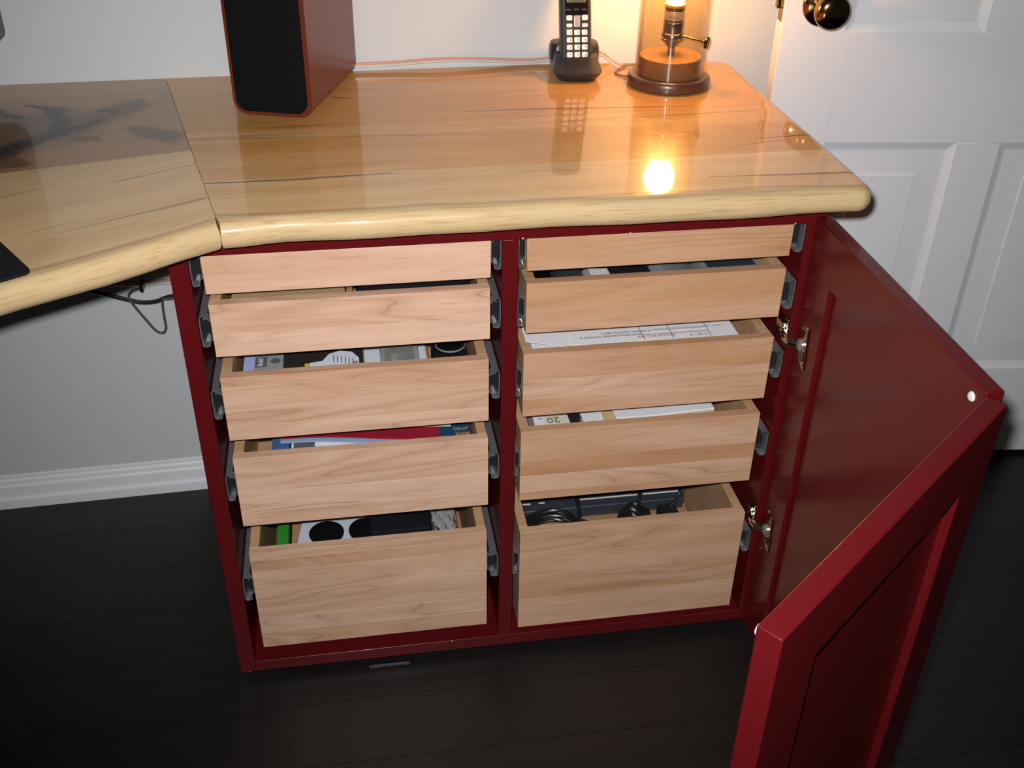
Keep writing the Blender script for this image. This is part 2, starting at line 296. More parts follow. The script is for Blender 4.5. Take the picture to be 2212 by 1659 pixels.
class MB:
    """collects geometry given in world coordinates"""
    def __init__(s): s.bm = bmesh.new()
    def verts(s, pts): return [s.bm.verts.new(Vector(p)) for p in pts]
    def poly(s, pts): return s.bm.faces.new(s.verts(pts))
    def hexa(s, p):      # 8 points, bottom loop then top loop
        v = s.verts(p)
        for f in ((3, 2, 1, 0), (4, 5, 6, 7), (0, 1, 5, 4), (1, 2, 6, 5), (2, 3, 7, 6), (3, 0, 4, 7)):
            s.bm.faces.new([v[i] for i in f])
        return s
    def box(s, a, b):
        (x0, y0, z0), (x1, y1, z1) = a, b
        return s.hexa([(x0, y0, z0), (x1, y0, z0), (x1, y1, z0), (x0, y1, z0), (x0, y0, z1), (x1, y0, z1), (x1, y1, z1), (x0, y1, z1)])
    def obox(s, o, ax, ay, az):   # oriented box: corner o and three edge vectors
        o, ax, ay, az = map(Vector, (o, ax, ay, az))
        return s.hexa([o, o + ax, o + ax + ay, o + ay, o + az, o + ax + az, o + ax + ay + az, o + ay + az])
    def prism(s, loop, vec):      # closed loop extruded by vec
        vec = Vector(vec); a = s.verts(loop); b = s.verts([Vector(p) + vec for p in loop]); n = len(a)
        s.bm.faces.new(a[::-1]); s.bm.faces.new(b)
        for i in range(n): s.bm.faces.new((a[i], a[(i + 1) % n], b[(i + 1) % n], b[i]))
        return s
    def loops(s, rings, cap0=True, cap1=True, closed=True):
        R = [s.verts(r) for r in rings]; n = len(R[0])
        for a, b in zip(R, R[1:]):
            for i in range(n if closed else n - 1):
                s.bm.faces.new((a[i], a[(i + 1) % n], b[(i + 1) % n], b[i]))
        if cap0: s.bm.faces.new(R[0][::-1])
        if cap1: s.bm.faces.new(R[-1])
        return s
    def lathe(s, c, prof, seg=48, ax=(0, 0, 1), cap0=True, cap1=True):  # prof: (radius, height) along axis
        ax = Vector(ax).normalized(); u = ax.orthogonal().normalized(); v = ax.cross(u); c = Vector(c)
        rings = []
        for r, h in prof:
            rings.append([c + ax * h + (u * math.cos(t) + v * math.sin(t)) * r for t in [2 * math.pi * i / seg for i in range(seg)]])
        return s.loops(rings, cap0, cap1)
    def tube(s, pts, r, seg=8):
        pts = [Vector(p) for p in pts]; rings = []; up = Vector((0.13, 0.31, 0.94)).normalized()
        for i, p in enumerate(pts):
            t = (pts[min(i + 1, len(pts) - 1)] - pts[max(i - 1, 0)]).normalized()
            u = t.cross(up)
            if u.length < 1e-4: u = t.orthogonal()
            u.normalize(); v = t.cross(u)
            rings.append([p + (u * math.cos(a) + v * math.sin(a)) * r for a in [2 * math.pi * k / seg for k in range(seg)]])
        return s.loops(rings)
    def build(s, name, mat, parent=None, loc=None, bevel=0.0, seg=2, smooth=35, kind=None, **props):
        bm = s.bm
        bmesh.ops.recalc_face_normals(bm, faces=bm.faces)
        off = Vector(loc) if loc is not None else (wloc(parent) if parent else Vector((0, 0, 0)))
        bmesh.ops.translate(bm, verts=bm.verts, vec=-off)
        me = bpy.data.meshes.new(name); bm.to_mesh(me); bm.free()
        for p in me.polygons: p.use_smooth = True
        me.set_sharp_from_angle(angle=math.radians(smooth))
        me.materials.append(M[mat] if isinstance(mat, str) else mat)
        o = bpy.data.objects.new(name, me); COL.objects.link(o)
        if parent: o.parent = parent; o.location = off - wloc(parent)
        else: o.location = off
        if bevel:
            md = o.modifiers.new('bevel', 'BEVEL'); md.width = bevel; md.segments = seg; md.limit_method = 'ANGLE'; md.angle_limit = math.radians(40)
            md.harden_normals = False
        wm = o.modifiers.new('weighted_normals', 'WEIGHTED_NORMAL'); wm.keep_sharp = True
        if kind: o['kind'] = kind
        for k, v in props.items(): o[k] = v
        return o

def spline(pts, n=10):
    P = [Vector(p) for p in pts]; out = []
    for i in range(len(P) - 1):
        p0, p1, p2, p3 = P[max(i - 1, 0)], P[i], P[i + 1], P[min(i + 2, len(P) - 1)]
        for k in range(n):
            t = k / n
            out.append(0.5 * ((2 * p1) + (p2 - p0) * t + (2 * p0 - 5 * p1 + 4 * p2 - p3) * t * t + (3 * p1 - p0 - 3 * p2 + p3) * t ** 3))
    out.append(P[-1]); return out

def rrect(w, h, r, n=6, r2=None):
    """rounded rectangle loop centred at 0, in 2-D"""
    out = []
    for cx, cy, a0 in ((w / 2 - r, h / 2 - r, 0), (-w / 2 + r, h / 2 - r, 90), (-w / 2 + r, -h / 2 + r, 180), (w / 2 - r, -h / 2 + r, 270)):
        for k in range(n + 1):
            a = math.radians(a0 + 90 * k / n); out.append((cx + r * math.cos(a), cy + r * math.sin(a)))
    return out

def text(body, size, mat, parent, org, ux, uy, align='CENTER', name='lettering', depth=0.00012):
    """flat lettering as mesh: origin org, reading direction ux, up direction uy"""
    cu = bpy.data.curves.new('t', 'FONT'); cu.body = body; cu.size = size; cu.align_x = align; cu.align_y = 'CENTER'; cu.extrude = depth; cu.resolution_u = 2
    ob = bpy.data.objects.new('t', cu)
    me = bpy.data.meshes.new_from_object(ob)
    bpy.data.objects.remove(ob); bpy.data.curves.remove(cu)
    ux = Vector(ux).normalized(); uy = Vector(uy).normalized(); uz = ux.cross(uy)
    base = Vector(org) - wloc(parent)
    for v in me.vertices:
        c = v.co.copy(); v.co = base + ux * c.x + uy * c.y + uz * c.z
    me.name = name; me.materials.clear(); me.materials.append(M[mat])
    o = bpy.data.objects.new(name, me); COL.objects.link(o); o.parent = parent
    return o

# ================================================================== SETTING
def wall_y(x): return 0.497 + 0.030 * x

# floor of stained planks
fl_root = MB().box((-1.9, -1.75, -0.030), (2.35, 0.75, -0.011)).build('floor', 'floor_gap', loc=(0.2, -0.5, -0.03), kind='structure')
y = 0.73; row = 0; PW = 0.1105
y_edges = 0.27 + 0.1105 * 4
yy = y_edges
while yy > -1.72:
    x = -1.9 + random.uniform(-0.9, 0.0)
    while x < 2.35:
        ln = random.uniform(0.75, 1.35); x0 = max(x, -1.9); x1 = min(x + ln, 2.35)
        if x1 - x0 > 0.02:
            MB().box((x0 + 0.0001, yy - PW + 0.0004, -0.011), (x1 - 0.0001, yy - 0.0004, 0.0)).build(
                'plank', 'floor', fl_root, loc=(x0, yy, 0), seed=random.uniform(0, 20), tone=random.uniform(0, 1))
        x += ln
    yy -= PW; row += 1

# back wall (very slightly turned to the cabinet)
w = MB(); w.prism([(-1.9, wall_y(-1.9), -0.01), (2.35, wall_y(2.35), -0.01), (2.35, wall_y(2.35) + 0.1, -0.01), (-1.9, wall_y(-1.9) + 0.1, -0.01)], (0, 0, 2.45))
w.build('wall_back', 'wall', loc=(0.2, wall_y(0.2), 0), kind='structure')

# moulded baseboard
prof = [(0, 0), (0.0155, 0), (0.0155, 0.016), (0.0145, 0.019), (0.0105, 0.021), (0.0098, 0.024), (0.0095, 0.041), (0.0085, 0.045), (0.0062, 0.047),
        (0.0060, 0.053), (0.0045, 0.056), (0.0030, 0.0575), (0.0026, 0.0635), (0, 0.0645)]
x0, x1 = -1.9, 0.90
MB().loops([[(x0, wall_y(x0) - a, z) for a, z in prof], [(x1, wall_y(x1) - a, z) for a, z in prof]]).build('baseboard_back', 'white_trim', loc=(-0.5, wall_y(-0.5), 0), kind='structure')

# ------------------------------------------------------------------ white panelled door, standing open at the right
TH = math.radians(-7); DX = Vector((math.cos(TH), math.sin(TH), 0)); DN = Vector((math.sin(TH), -math.cos(TH), 0)); D0 = Vector((0.8935, 0.4425, 0.0))
def dp(u, z, out=0.0): return D0 + DX * u + Vector((0, 0, z)) + DN * out
door = bpy.data.objects.new('door_1', None); COL.objects.link(door); door.location = D0; door['kind'] = 'structure'
us = [0, 0.101, 0.322, 0.396, 0.617, 0.718]; zs = [0.011, 0.203, 0.644, 0.823, 1.52, 1.60, 1.90, 2.02]
def dboard(name, u0, u1, z0, z1):
    b = MB(); b.obox(dp(u0, z0), DX * (u1 - u0), -DN * 0.035, (0, 0, z1 - z0)); b.build(name, 'white_trim', door, bevel=0.0005, seg=1)
for u0, u1 in ((us[0], us[1]), (us[4], us[5])): dboard('stile', u0, u1, zs[0], zs[7])
for z0, z1 in ((zs[0], zs[1]), (zs[2], zs[3]), (zs[4], zs[5]), (zs[6], zs[7])): dboard('rail', us[1], us[4], z0, z1)
for z0, z1 in ((zs[1], zs[2]), (zs[3], zs[4]), (zs[5], zs[6])): dboard('stile', us[2], us[3], z0, z1)
def dpanel(u0, u1, z0, z1):
    b = MB()
    steps = [(0, -0.0015), (0.002, -0.0022), (0.005, -0.0036), (0.011, -0.0062), (0.014, -0.0070), (0.016, -0.0070), (0.056, -0.0036), (0.0572, -0.0020), (0.0585, -0.0018)]
    rings = [[dp(u0, z0, -0.03), dp(u1, z0, -0.03), dp(u1, z1, -0.03), dp(u0, z1, -0.03)]]
    for i, o in steps: rings.append([dp(u0 + i, z0 + i, o), dp(u1 - i, z0 + i, o), dp(u1 - i, z1 - i, o), dp(u0 + i, z1 - i, o)])
    b.loops(rings).build('raised_panel', 'white_trim', door, smooth=20)
for u0, u1 in ((us[1], us[2]), (us[3], us[4])):
    for z0, z1 in ((zs[1], zs[2]), (zs[3], zs[4]), (zs[5], zs[6])): dpanel(u0, u1, z0, z1)
kz = 0.864; ku = 0.060
def dlathe(name, u, z, prof, mat):
    MB().lathe(dp(u, z, 0.0), prof, 40, DN).build(name, mat, door, label='antique brass ' + name.replace('_', ' '))
dlathe('rosette', ku, kz, [(0.033, 0.0), (0.033, 0.003), (0.031, 0.006), (0.024, 0.009), (0.014, 0.011), (0.012, 0.012)], 'brass')
dlathe('door_knob', ku, kz, [(0.0115, 0.010), (0.0115, 0.022), (0.016, 0.026), (0.023, 0.031), (0.0265, 0.038), (0.0275, 0.046), (0.026, 0.053), (0.0215, 0.0575), (0.014, 0.060), (0.004, 0.061)], 'brass')
b = MB(); b.obox(dp(-0.0008, kz - 0.028, -0.006), DX * 0.0012, -DN * 0.023, (0, 0, 0.056)); b.build('latch_plate', 'brass', door)
b = MB(); b.obox(dp(-0.009, kz - 0.009, -0.011), DX * 0.010, -DN * 0.013, (0, 0, 0.018)); b.build('latch_bolt', 'brass', door, bevel=0.002)

# ================================================================== CABINET
W = 0.80; FS = 0.0223; C0, C1 = 0.3903, 0.4104; ZB = 0.0158; ZS = 0.0360; ZR = 0.7030; ZTOP = 0.7318; CD = 0.46
cab = thing('storage_cabinet', 'dark red painted cabinet under the desktop with ten open maple drawers and folded-back door', 'cabinet', (0.4, 0.2, 0))
def cbox(name, a, b_, mat='red', bevel=0.0008, **k): return MB().box(a, b_).build(name, mat, cab, bevel=bevel, **k)
cbox('side_panel', (0, 0, ZB), (FS, CD, ZTOP)); cbox('side_panel', (W - FS, 0, ZB), (W, CD, ZTOP))
cbox('divider_panel', (C0, 0, ZS), (C1, CD - 0.006, ZR))
cbox('bottom_panel', (FS, 0, ZB), (W - FS, CD, ZS))
cbox('top_rail', (FS, 0, ZR), (W - FS, 0.02, ZTOP))
cbox('back_panel', (FS, CD - 0.006, ZS), (W - FS, CD, ZTOP))
cbox('toe_kick', (0.03, 0.07, 0.0), (W - 0.03, CD - 0.02, ZB), bevel=0)

# drawers: (front y, x left, x right, top z, bottom z, boards from the top as (fraction, tone))
DR = [
 (0.0022, .0367, .3768, .7022, .6520, [(1.0, 0.30)]),
 (-.0020, .0380, .3752, .6405, .5684, [(0.56, 0.22), (0.44, 0.05)]),
 (-.0020, .0379, .3738, .5380, .4428, [(0.15, 0.55), (0.62, 0.38), (0.23, 0.10)]),
 (-.0020, .0376, .3732, .4134, .2993, [(0.50, 0.20), (0.30, -0.05), (0.20, 0.22)]),
 (0.0040, .0380, .3724, .2443, .0600, [(0.075, 0.30), (0.115, 0.55), (0.50, 0.28), (0.15, 0.05), (0.16, 0.40)]),
 (0.0030, .4210, .7611, .7024, .6576, [(1.0, 0.95)]),
 (0.0050, .4220, .7608, .6395, .5688, [(0.52, 0.95), (0.48, 0.70)]),
 (0.0070, .4207, .7612, .5360, .4384, [(0.42, 0.95), (0.30, 0.45), (0.28, 0.65)]),
 (0.0090, .4198, .7613, .4112, .2922, [(0.08, 0.95), (0.34, 0.55), (0.22, 1.25), (0.24, 0.40), (0.12, 0.75)]),
 (0.0040, .4213, .7619, .2356, .0452, [(0.24, 0.70), (0.46, 0.62), (0.30, 0.55)]),
]
T = 0.0135; DEP = 0.40
for i, (d, xl, xr, zt, zb, boards) in enumerate(DR):
    m = MB()
    m.box((xl, d + T, zb), (xl + T, d + DEP, zt)); m.box((xr - T, d + T, zb), (xr, d + DEP, zt))
    m.box((xl + T, d + DEP - T, zb + 0.004), (xr - T, d + DEP, zt)); m.box((xl + T, d + T, zb + 0.006), (xr - T, d + DEP - T, zb + 0.012))
    dr = m.build('drawer', 'walnut_side', cab, loc=((xl + xr) / 2, d + DEP / 2, zb), bevel=0.001, seed=i * 1.37 + 0.3, tone=0.6)
    z1 = zt
    for j, (fr, tone) in enumerate(boards):
        z0 = z1 - fr * (zt - zb) if j < len(boards) - 1 else zb
        MB().box((xl, d, z0), (xr, d + T, z1)).build('front_board', 'maple', dr, loc=((xl + xr) / 2, d, z0), bevel=0.0011 if len(boards) == 1 else 0.00015, seg=1,
                                                      seed=i * 2.13 + j * 0.77 + 1.1, tone=tone)
        z1 = z0

# ball-bearing drawer slides
def slide_meshes():
    """profile in x (0 at the cabinet side, growing to the drawer), z centred; extruded in y"""
    def strip(pts, t):
        pts = [Vector((a, 0, c)) for a, c in pts]; nrm = []
        for i in range(len(pts)):
            tg = (pts[min(i + 1, len(pts) - 1)] - pts[max(i - 1, 0)]).normalized(); nrm.append(Vector((-tg.z, 0, tg.x)))
        return [p + n * t / 2 for p, n in zip(pts, nrm)] + [p - n * t / 2 for p, n in reversed(list(zip(pts, nrm)))]
    H = 0.0212; G = 0.0150
    outer = [(G * 0.62, H - 0.0040), (G * 0.66, H - 0.0012), (G * 0.42, H), (G * 0.16, H - 0.0004), (0.0016, H - 0.0022), (0.0012, 0.0), (0.0016, -H + 0.0022), (G * 0.16, -H + 0.0004), (G * 0.42, -H), (G * 0.66, -H + 0.0012), (G * 0.62, -H + 0.0040)]
    inner = [(G * 0.36, H - 0.0062), (G * 0.62, H - 0.0048), (G * 0.78, H - 0.0070), (G * 0.95, H - 0.0092), (G * 0.95, 0.0), (G * 0.95, -H + 0.0092), (G * 0.78, -H + 0.0070), (G * 0.62, -H + 0.0048), (G * 0.36, -H + 0.0062)]
    return strip(outer, 0.0012), strip(inner, 0.0013), G, H
SO, SI, SG, SH = slide_meshes()
sl_z = [0.684, 0.6015, 0.4945, 0.3615, 0.1785]
for i, (d, xl, xr, zt, zb, _) in enumerate(DR):
    zc = sl_z[i % 5]
    for side in (0, 1):
        xin = (FS if i < 5 else C1) if side == 0 else (C0 if i < 5 else W - FS)
        xdr = xl if side == 0 else xr
        gap = abs(xdr - xin) / SG; sg = 1 if side == 0 else -1
        f = lambda p: (xin + sg * p.x * gap * 0.99, 0.0, zc + p.z)
        y0 = 0.004
        so = MB().prism([(*f(p)[:1], y0, f(p)[2]) for p in SO], (0, 0.385, 0)).build('drawer_slide', 'zinc', cab, loc=(xin, 0.2, zc), smooth=25)
        MB().prism([(*f(p)[:1], y0 + 0.003 + max(d, 0), f(p)[2]) for p in SI], (0, 0.37, 0)).build('inner_rail', 'zinc', so, smooth=25)
        bx0, bx1 = xin + sg * 0.0022 * gap, xin + sg * SG * 0.84 * gap
        MB().box((min(bx0, bx1), y0 + 0.012, zc - SH + 0.0035), (max(bx0, bx1), 0.36, zc + SH - 0.0035)).build('ball_cage', 'zinc_shaded', so, bevel=0.0015)

# folding door: two leaves, hinged at the right side, shaker frame with a recessed panel on both faces
def leaf(name, O, U, Nn, Wd, z0, z1, out_rec, in_rec, th, label, bump_at):
    """O: bottom corner on the inner face at the start, U: along the leaf, Nn: from the inner to the outer face"""
    O, U, Nn = Vector(O), Vector(U).normalized(), Vector(Nn).normalized(); sw = 0.068; Z = Vector((0, 0, 1)); h = z1 - z0
    O = Vector((O.x, O.y, z0))
    root = MB()
    def rect(i_, o_): return [O + U * a_ + Z * b_ + Nn * o_ for a_, b_ in ((i_, i_), (Wd - i_, i_), (Wd - i_, h - i_), (i_, h - i_))]
    rg = [root.verts(rect(0, 0)), root.verts(rect(sw, 0)), root.verts(rect(sw, th)), root.verts(rect(0, th))]
    for a_, b_ in zip(rg, rg[1:] + rg[:1]):
        for k in range(4): root.bm.faces.new((a_[k], a_[(k + 1) % 4], b_[(k + 1) % 4], b_[k]))
    r = root.build(name, 'red', cab, loc=tuple(O), bevel=0.0016, seg=2)
    r['label'] = label
    p = MB(); p.obox(O + U * (sw - 0.004) + Z * (sw - 0.004) + Nn * in_rec, U * (Wd - 2 * sw + 0.008), Nn * (th - in_rec - out_rec), Z * (h - 2 * sw + 0.008))
    p.build('recessed_panel', 'red', r, loc=tuple(O))
    for u, z in bump_at:
        c = O + U * u + Z * z
        MB().lathe(c + Nn * 0.0002, [(0.0052, 0.0), (0.0050, 0.0012), (0.0040, 0.0024), (0.0016, 0.0030)], 20, -Nn).build('bumper', 'bumper', r, loc=tuple(O), label='clear rubber door bumper')
    return r
ZD0, ZD1 = 0.018, 0.7140
A1 = Vector((0.7855, -0.0035, 0)); E1 = Vector((0.7815, -0.4065, 0)); u1 = (E1 - A1).normalized()
l1 = leaf('door_leaf', A1, u1, (-u1.y, u1.x, 0), (E1 - A1).length, ZD0, ZD1, 0.007, 0.0065, 0.0195, 'inner leaf of the folding door, hinged to the cabinet', [(0.385, 0.680)])
u2 = Vector((-0.7853, -0.6191, 0)); n2 = Vector((0.6191, -0.7853, 0)); n2 = -n2 if n2.dot(Vector((1, -1, 0))) < 0 else n2
A2 = Vector((0.7912, -0.4279, 0)) - n2 * 0.0205
l2 = leaf('door_leaf', A2, u2, n2, 0.3966, ZD0, ZD1, 0.009, 0.005, 0.0205, 'outer leaf of the folding door, swung toward the front', [(0.3890, 0.686)])
# nickel face-frame hinges on the right stile
for zc in (0.548, 0.232):
    hx = W - FS
    h = MB()
    h.prism([(hx - 0.0030, 0.034, zc + 0.012), (hx - 0.0030, 0.000, zc + 0.017), (hx - 0.0030, -0.002, zc - 0.020), (hx - 0.0030, 0.034, zc - 0.018)], (0.0028, 0, 0))
    h.box((hx - 0.0075, 0.006, zc - 0.011), (hx - 0.003, 0.028, zc + 0.009))
    hg = h.build('hinge', 'nickel', cab, loc=(hx, 0, zc), bevel=0.0009, label='nickel-plated concealed cabinet hinge')
    h = MB(); h.tube(spline([(hx - 0.004, 0.004, zc - 0.004), (hx - 0.0075, -0.006, zc - 0.004), (hx - 0.005, -0.016, zc - 0.006), (hx + 0.002, -0.024, zc - 0.006)], 5), 0.0058, 10)
    h.build('hinge_arm', 'nickel', hg)
    dx = 0.7848
    h = MB(); h.prism([(dx - 0.002, -0.022, zc + 0.004), (dx - 0.002, -0.036, zc + 0.026), (dx - 0.002, -0.042, zc + 0.026), (dx - 0.002, -0.045, zc - 0.010), (dx - 0.002, -0.047, zc - 0.034), (dx - 0.002, -0.034, zc - 0.030), (dx - 0.002, -0.030, zc - 0.020), (dx - 0.002, -0.020, zc - 0.014)], (0.0020, 0, 0))
    h.build('door_plate', 'nickel', hg, bevel=0.0006)
    h = MB(); h.lathe((dx - 0.0018, -0.030, zc - 0.004), [(0.0085, 0), (0.0085, 0.003), (0.006, 0.0048), (0.001, 0.005)], 20, (-1, 0, 0)); h.build('hinge_cup', 'zinc', hg)
    for k in range(3):
        h = MB(); h.obox((dx - 0.0040, -0.028 - 0.005 * k, zc - 0.012 + 0.002 * k), (0.0022, 0, 0), (0, -0.002, 0), (0, -0.004, -0.014)); h.build('rib', 'nickel', hg, bevel=0.0006)
    for (sx, sy, sz) in ((hx - 0.003, 0.030, zc - 0.004), (hx - 0.0075, 0.012, zc - 0.004), (dx - 0.002, -0.039, zc + 0.017), (dx - 0.002, -0.041, zc - 0.027)):
        MB().lathe((sx, sy, sz), [(0.0034, 0.0), (0.0032, 0.0009), (0.0018, 0.0014), (0.0004, 0.0015)], 14, (-1, 0, 0)).build('screw', 'nickel', hg)
# bare specks where the red paint is chipped
chips = [((0.0008, -0.0002, 0.0625), .0016), ((0.0010, -0.0002, 0.0390), .0014), ((0.0130, -0.0002, 0.0170), .0020), ((0.318, -0.0002, 0.0352), .0050), ((0.2970, -0.0002, 0.0354), .0009),
         ((0.0700, -0.0002, 0.712), .0012), ((0.0735, -0.0002, 0.712), .0012), ((0.4150, -0.0002, 0.7042), .0050), ((0.7600, -0.0002, 0.7042), .0045), ((0.5480, -0.0002, 0.7042), .0020)]
for (c, r) in chips:
    MB().lathe(c, [(r * 0.22 if r > 0.003 else r * 0.35, 0), (r * 0.15, 0.0003)], 8, (0, -1, 0)).build('paint_chip', 'chip', cab)

# ================================================================== DESKTOP
ZT = 0.765; TK = 0.0330
def slab(outline, rad, prof_n=7):
    """outline: (x, y, nx, ny) with outward normals on the rounded sides"""
    rings = []
    for k in range(prof_n * 2 + 1):
        a = -90 + 180 * k / (prof_n * 2); a = math.radians(a)
        ins = rad * (1 - abs(math.cos(a)) ** 0.75); z = ZT - TK / 2 + math.sin(a) * TK / 2
        rings.append([(x - nx * ins, y - ny * ins, z) for x, y, nx, ny in outline])
    for ex in (0.0006, 0.004):
        rings.append([(x - nx * (rad + ex), y - ny * (rad + ex), ZT) for x, y, nx, ny in outline])
    for ex in (0.0006, 0.004):
        rings.insert(0, [(x - nx * (rad + ex), y - ny * (rad + ex), ZT - TK) for x, y, nx, ny in outline])
    m = MB(); m.loops(rings); return m
def boards(mb, cuts, root, specs):
    """cut a slab by (point, normal) planes in order from the front; specs: (name, mat, tone, seed)"""
    bmesh.ops.recalc_face_normals(mb.bm, faces=mb.bm.faces)
    me = bpy.data.meshes.new('tmp'); mb.bm.to_mesh(me); mb.bm.free()
    for i, (mat, tone, seed) in enumerate(specs):
        m = MB(); m.bm.from_mesh(me)
        def cut(pt, no, sign):
            pt = Vector(pt) - Vector(no).normalized() * sign * 0.00012
            r = bmesh.ops.bisect_plane(m.bm, geom=m.bm.verts[:] + m.bm.edges[:] + m.bm.faces[:], plane_co=pt, plane_no=Vector(no) * sign, clear_outer=True)
            ed = [e for e in r['geom_cut'] if isinstance(e, bmesh.types.BMEdge)]
            bmesh.ops.holes_fill(m.bm, edges=ed, sides=0)
        if i > 0: cut(cuts[i - 1][0], cuts[i - 1][1], -1)
        if i < len(cuts): cut(cuts[i][0], cuts[i][1], 1)
        m.build('board', mat, root, tone=tone, seed=seed, smooth=50)
    bpy.data.meshes.remove(me)

def wob(x): return 0.0016 * math.sin(x * 17 + 0.4) + 0.0012 * math.sin(x * 41 + 2)
SEAM = [(0.0715, -0.0550), (0.0660, -0.0336), (0.0455, 0.0625), (0.0068, 0.2426), (-0.0465, wall_y(-0.0465) - 0.001)]
ol = []
FY = -0.0470
for k in range(33):
    x = 0.0715 + (0.812 - 0.0715) * k / 32
    bulge = -0.0080 * math.exp(-((x - 0.0715) / 0.05) ** 2) + wob(x) * min(1, (x - .0715) / .05)
    ol.append((x, FY + bulge, 0, -1))
for k in range(1, 9):
    a = math.radians(-90 + 90 * k / 8); ol.append((0.815 + 0.022 * math.cos(a), FY + 0.022 + 0.022 * math.sin(a), math.cos(a), math.sin(a)))
for k in range(1, 12):
    yv = FY + 0.022 + (0.472 - FY - 0.022) * k / 11; ol.append((0.837 + 0.001 * math.sin(yv * 14), yv, 1, 0))
for k in range(1, 7):
    a = math.radians(90 * k / 6); ol.append((0.812 + 0.025 * math.cos(a), 0.480 + 0.025 * math.sin(a), math.cos(a), math.sin(a)))
ol.append((0.55, min(0.509, wall_y(.55) - 0.001), 0, 0)); ol.append((0.2, wall_y(0.2) - 0.001, 0, 0))
for x, yv in SEAM[::-1][:-1]: ol.append((x + 0.0002, yv, 0, 0))
deskR = thing('desktop', 'glossy live-edge maple desktop section on top of the red cabinet', 'desktop', (0.42, 0.22, ZT - TK))
boards(slab(ol, 0.017), [((0, 0.073, ZT), (-0.02, 1, 0)), ((0, 0.233, ZT), (-0.05, 1, 0))], deskR,
       [('top', 0.22, 3.2), ('top', 0.80, 7.9), ('top', 0.95, 12.4)])

# angled wing to the left
WD = Vector((-0.842, -0.540)); 
p0 = Vector((0.0711, -0.0550)); far = 1.05
ol2 = []
wn = Vector((0.540, -0.842))
for k in range(25):
    q = p0 + WD * far * (1 - k / 24); s = far * (1 - k / 24)
    o = 0.002 * math.sin(s * 16) - 0.0015 * math.sin(s * 37)
    fade = min(1, s / 0.06)
    q = q + wn * o * fade
    ol2.append((q.x, q.y, wn.x, wn.y))
for x, yv in SEAM[1:]: ol2.append((x - 0.0004, yv, 0, 0))
qe = p0 + WD * far
ol2.append((qe.x - 0.02, wall_y(qe.x) - 0.001, 0, 0))
wing = thing('desktop', 'angled maple desktop wing with dark spalted figure, left of the seam', 'desktop', (-0.25, 0.1, ZT - TK))
boards(slab(ol2, 0.016), [((0.0486, 0.0205, ZT), (-0.462, 0.887, 0)), ((-0.0039, 0.1755, ZT), (-0.24, 0.97, 0)), ((-0.03, 0.415, ZT), (0.03, 1, 0))], wing,
       [('top_wing', 0.25, 5.1), ('top_wing', 0.35, 9.6), ('top_dark', 0.40, 2.75), ('top_dark', 0.10, 4.4)])
# ================================================================== THINGS ON THE DESKTOP
# bookshelf speaker
sp_f = Vector((0.0655, 0.3150, 0)); sx = Vector((math.cos(math.radians(-18)), math.sin(math.radians(-18)), 0)); sy = Vector((-sx.y, sx.x, 0)); SW, SHT, SD = 0.1120, 0.285, 0.212
spk = thing('bookshelf_speaker', 'cherry-red bookshelf speaker with black cloth grille on the desktop', 'speaker', (0.15, 0.40, ZT))
def sp(a, h, dd): return sp_f + sx * (a + SW / 2) + sy * dd + Vector((0, 0, ZT + 0.0015 + SHT / 2 + h))
rr = rrect(SW, SHT, 0.020, 8)
m = MB(); m.loops([[sp(a * s_, h * t_, dd) for a, h in rr] for dd, s_, t_ in ((0.0, 0.985, 0.994), (0.0012, 1, 1), (SD - 0.001, 1, 1), (SD, 0.99, 0.996))]); m.build('cabinet_body', 'speaker_red', spk)
gr = rrect(SW - 0.0125, SHT - 0.0125, 0.0155, 8)
m = MB(); m.loops([[sp(a * s_, h * t_, dd) for a, h in gr] for dd, s_, t_ in ((-0.0002, 1, 1), (-0.0035, 1, 1), (-0.0048, 0.985, 0.994), (-0.0060, 0.93, 0.975), (-0.0062, 0.5, 0.6))], cap0=True); m.build('grille', 'grille', spk, label='black cloth speaker grille')
for a in (-0.03, 0.03):
    for dd in (0.03, SD - 0.03):
        c = sp(a, 0, dd); MB().lathe((c.x, c.y, ZT), [(0.006, 0), (0.006, 0.0022)], 12).build('foot', 'black_plastic', spk)

# cordless phone standing in its charging base
PC = Vector((0.5700, 0.4450, ZT)); pyaw = math.radians(-5); px = Vector((math.cos(pyaw), math.sin(pyaw), 0)); py = Vector((-px.y, px.x, 0))
base = thing('phone_charger', 'black charging base holding the cordless phone near the wall', 'charger', tuple(PC))
def pb(a, dd, z): return PC + px * a + py * dd + Vector((0, 0, z))
lv = [(0.0, .056, .070, .000, .016), (0.003, .061, .078, .000, .018), (0.010, .071, .088, .000, .020), (0.014, .075, .092, .001, .020), (0.0185, .073, .086, .006, .020), (0.0215, .068, .078, .010, .020), (0.0300, .066, .070, .016, .019), (0.0340, .062, .062, .020, .017)]
m = MB(); m.loops([[pb(a, dd + off, z) for a, dd in rrect(w_, d_, r_, 6)] for z, w_, d_, off, r_ in lv]); m.build('base_body', 'black_plastic', base)
m = MB(); m.loops([[pb(a, dd + 0.030, z) for a, dd in rrect(w_, d_, 0.012, 6)] for z, w_, d_ in ((0.020, .076, .044), (0.036, .076, .040), (0.043, .072, .034), (0.045, .062, .026))]); m.build('back_rest', 'black_plastic', base)
HT = math.radians(16); HW = Vector((0, math.sin(HT), math.cos(HT))); HX = Vector((1, 0, 0)); HNn = Vector((0, -math.cos(HT), math.sin(HT)))
H0 = Vector((0.5678, 0.4298, 0.7956))
phone = thing('cordless_phone', 'black cordless phone handset with white keys standing in its base', 'phone', tuple(H0 - HW * 0.012))
def hp(a, wv, o): return H0 + HX * a + HW * wv + HNn * o
L0, L1h = -0.013, 0.150
hb = rrect(0.0475, L1h - L0, 0.010, 6)
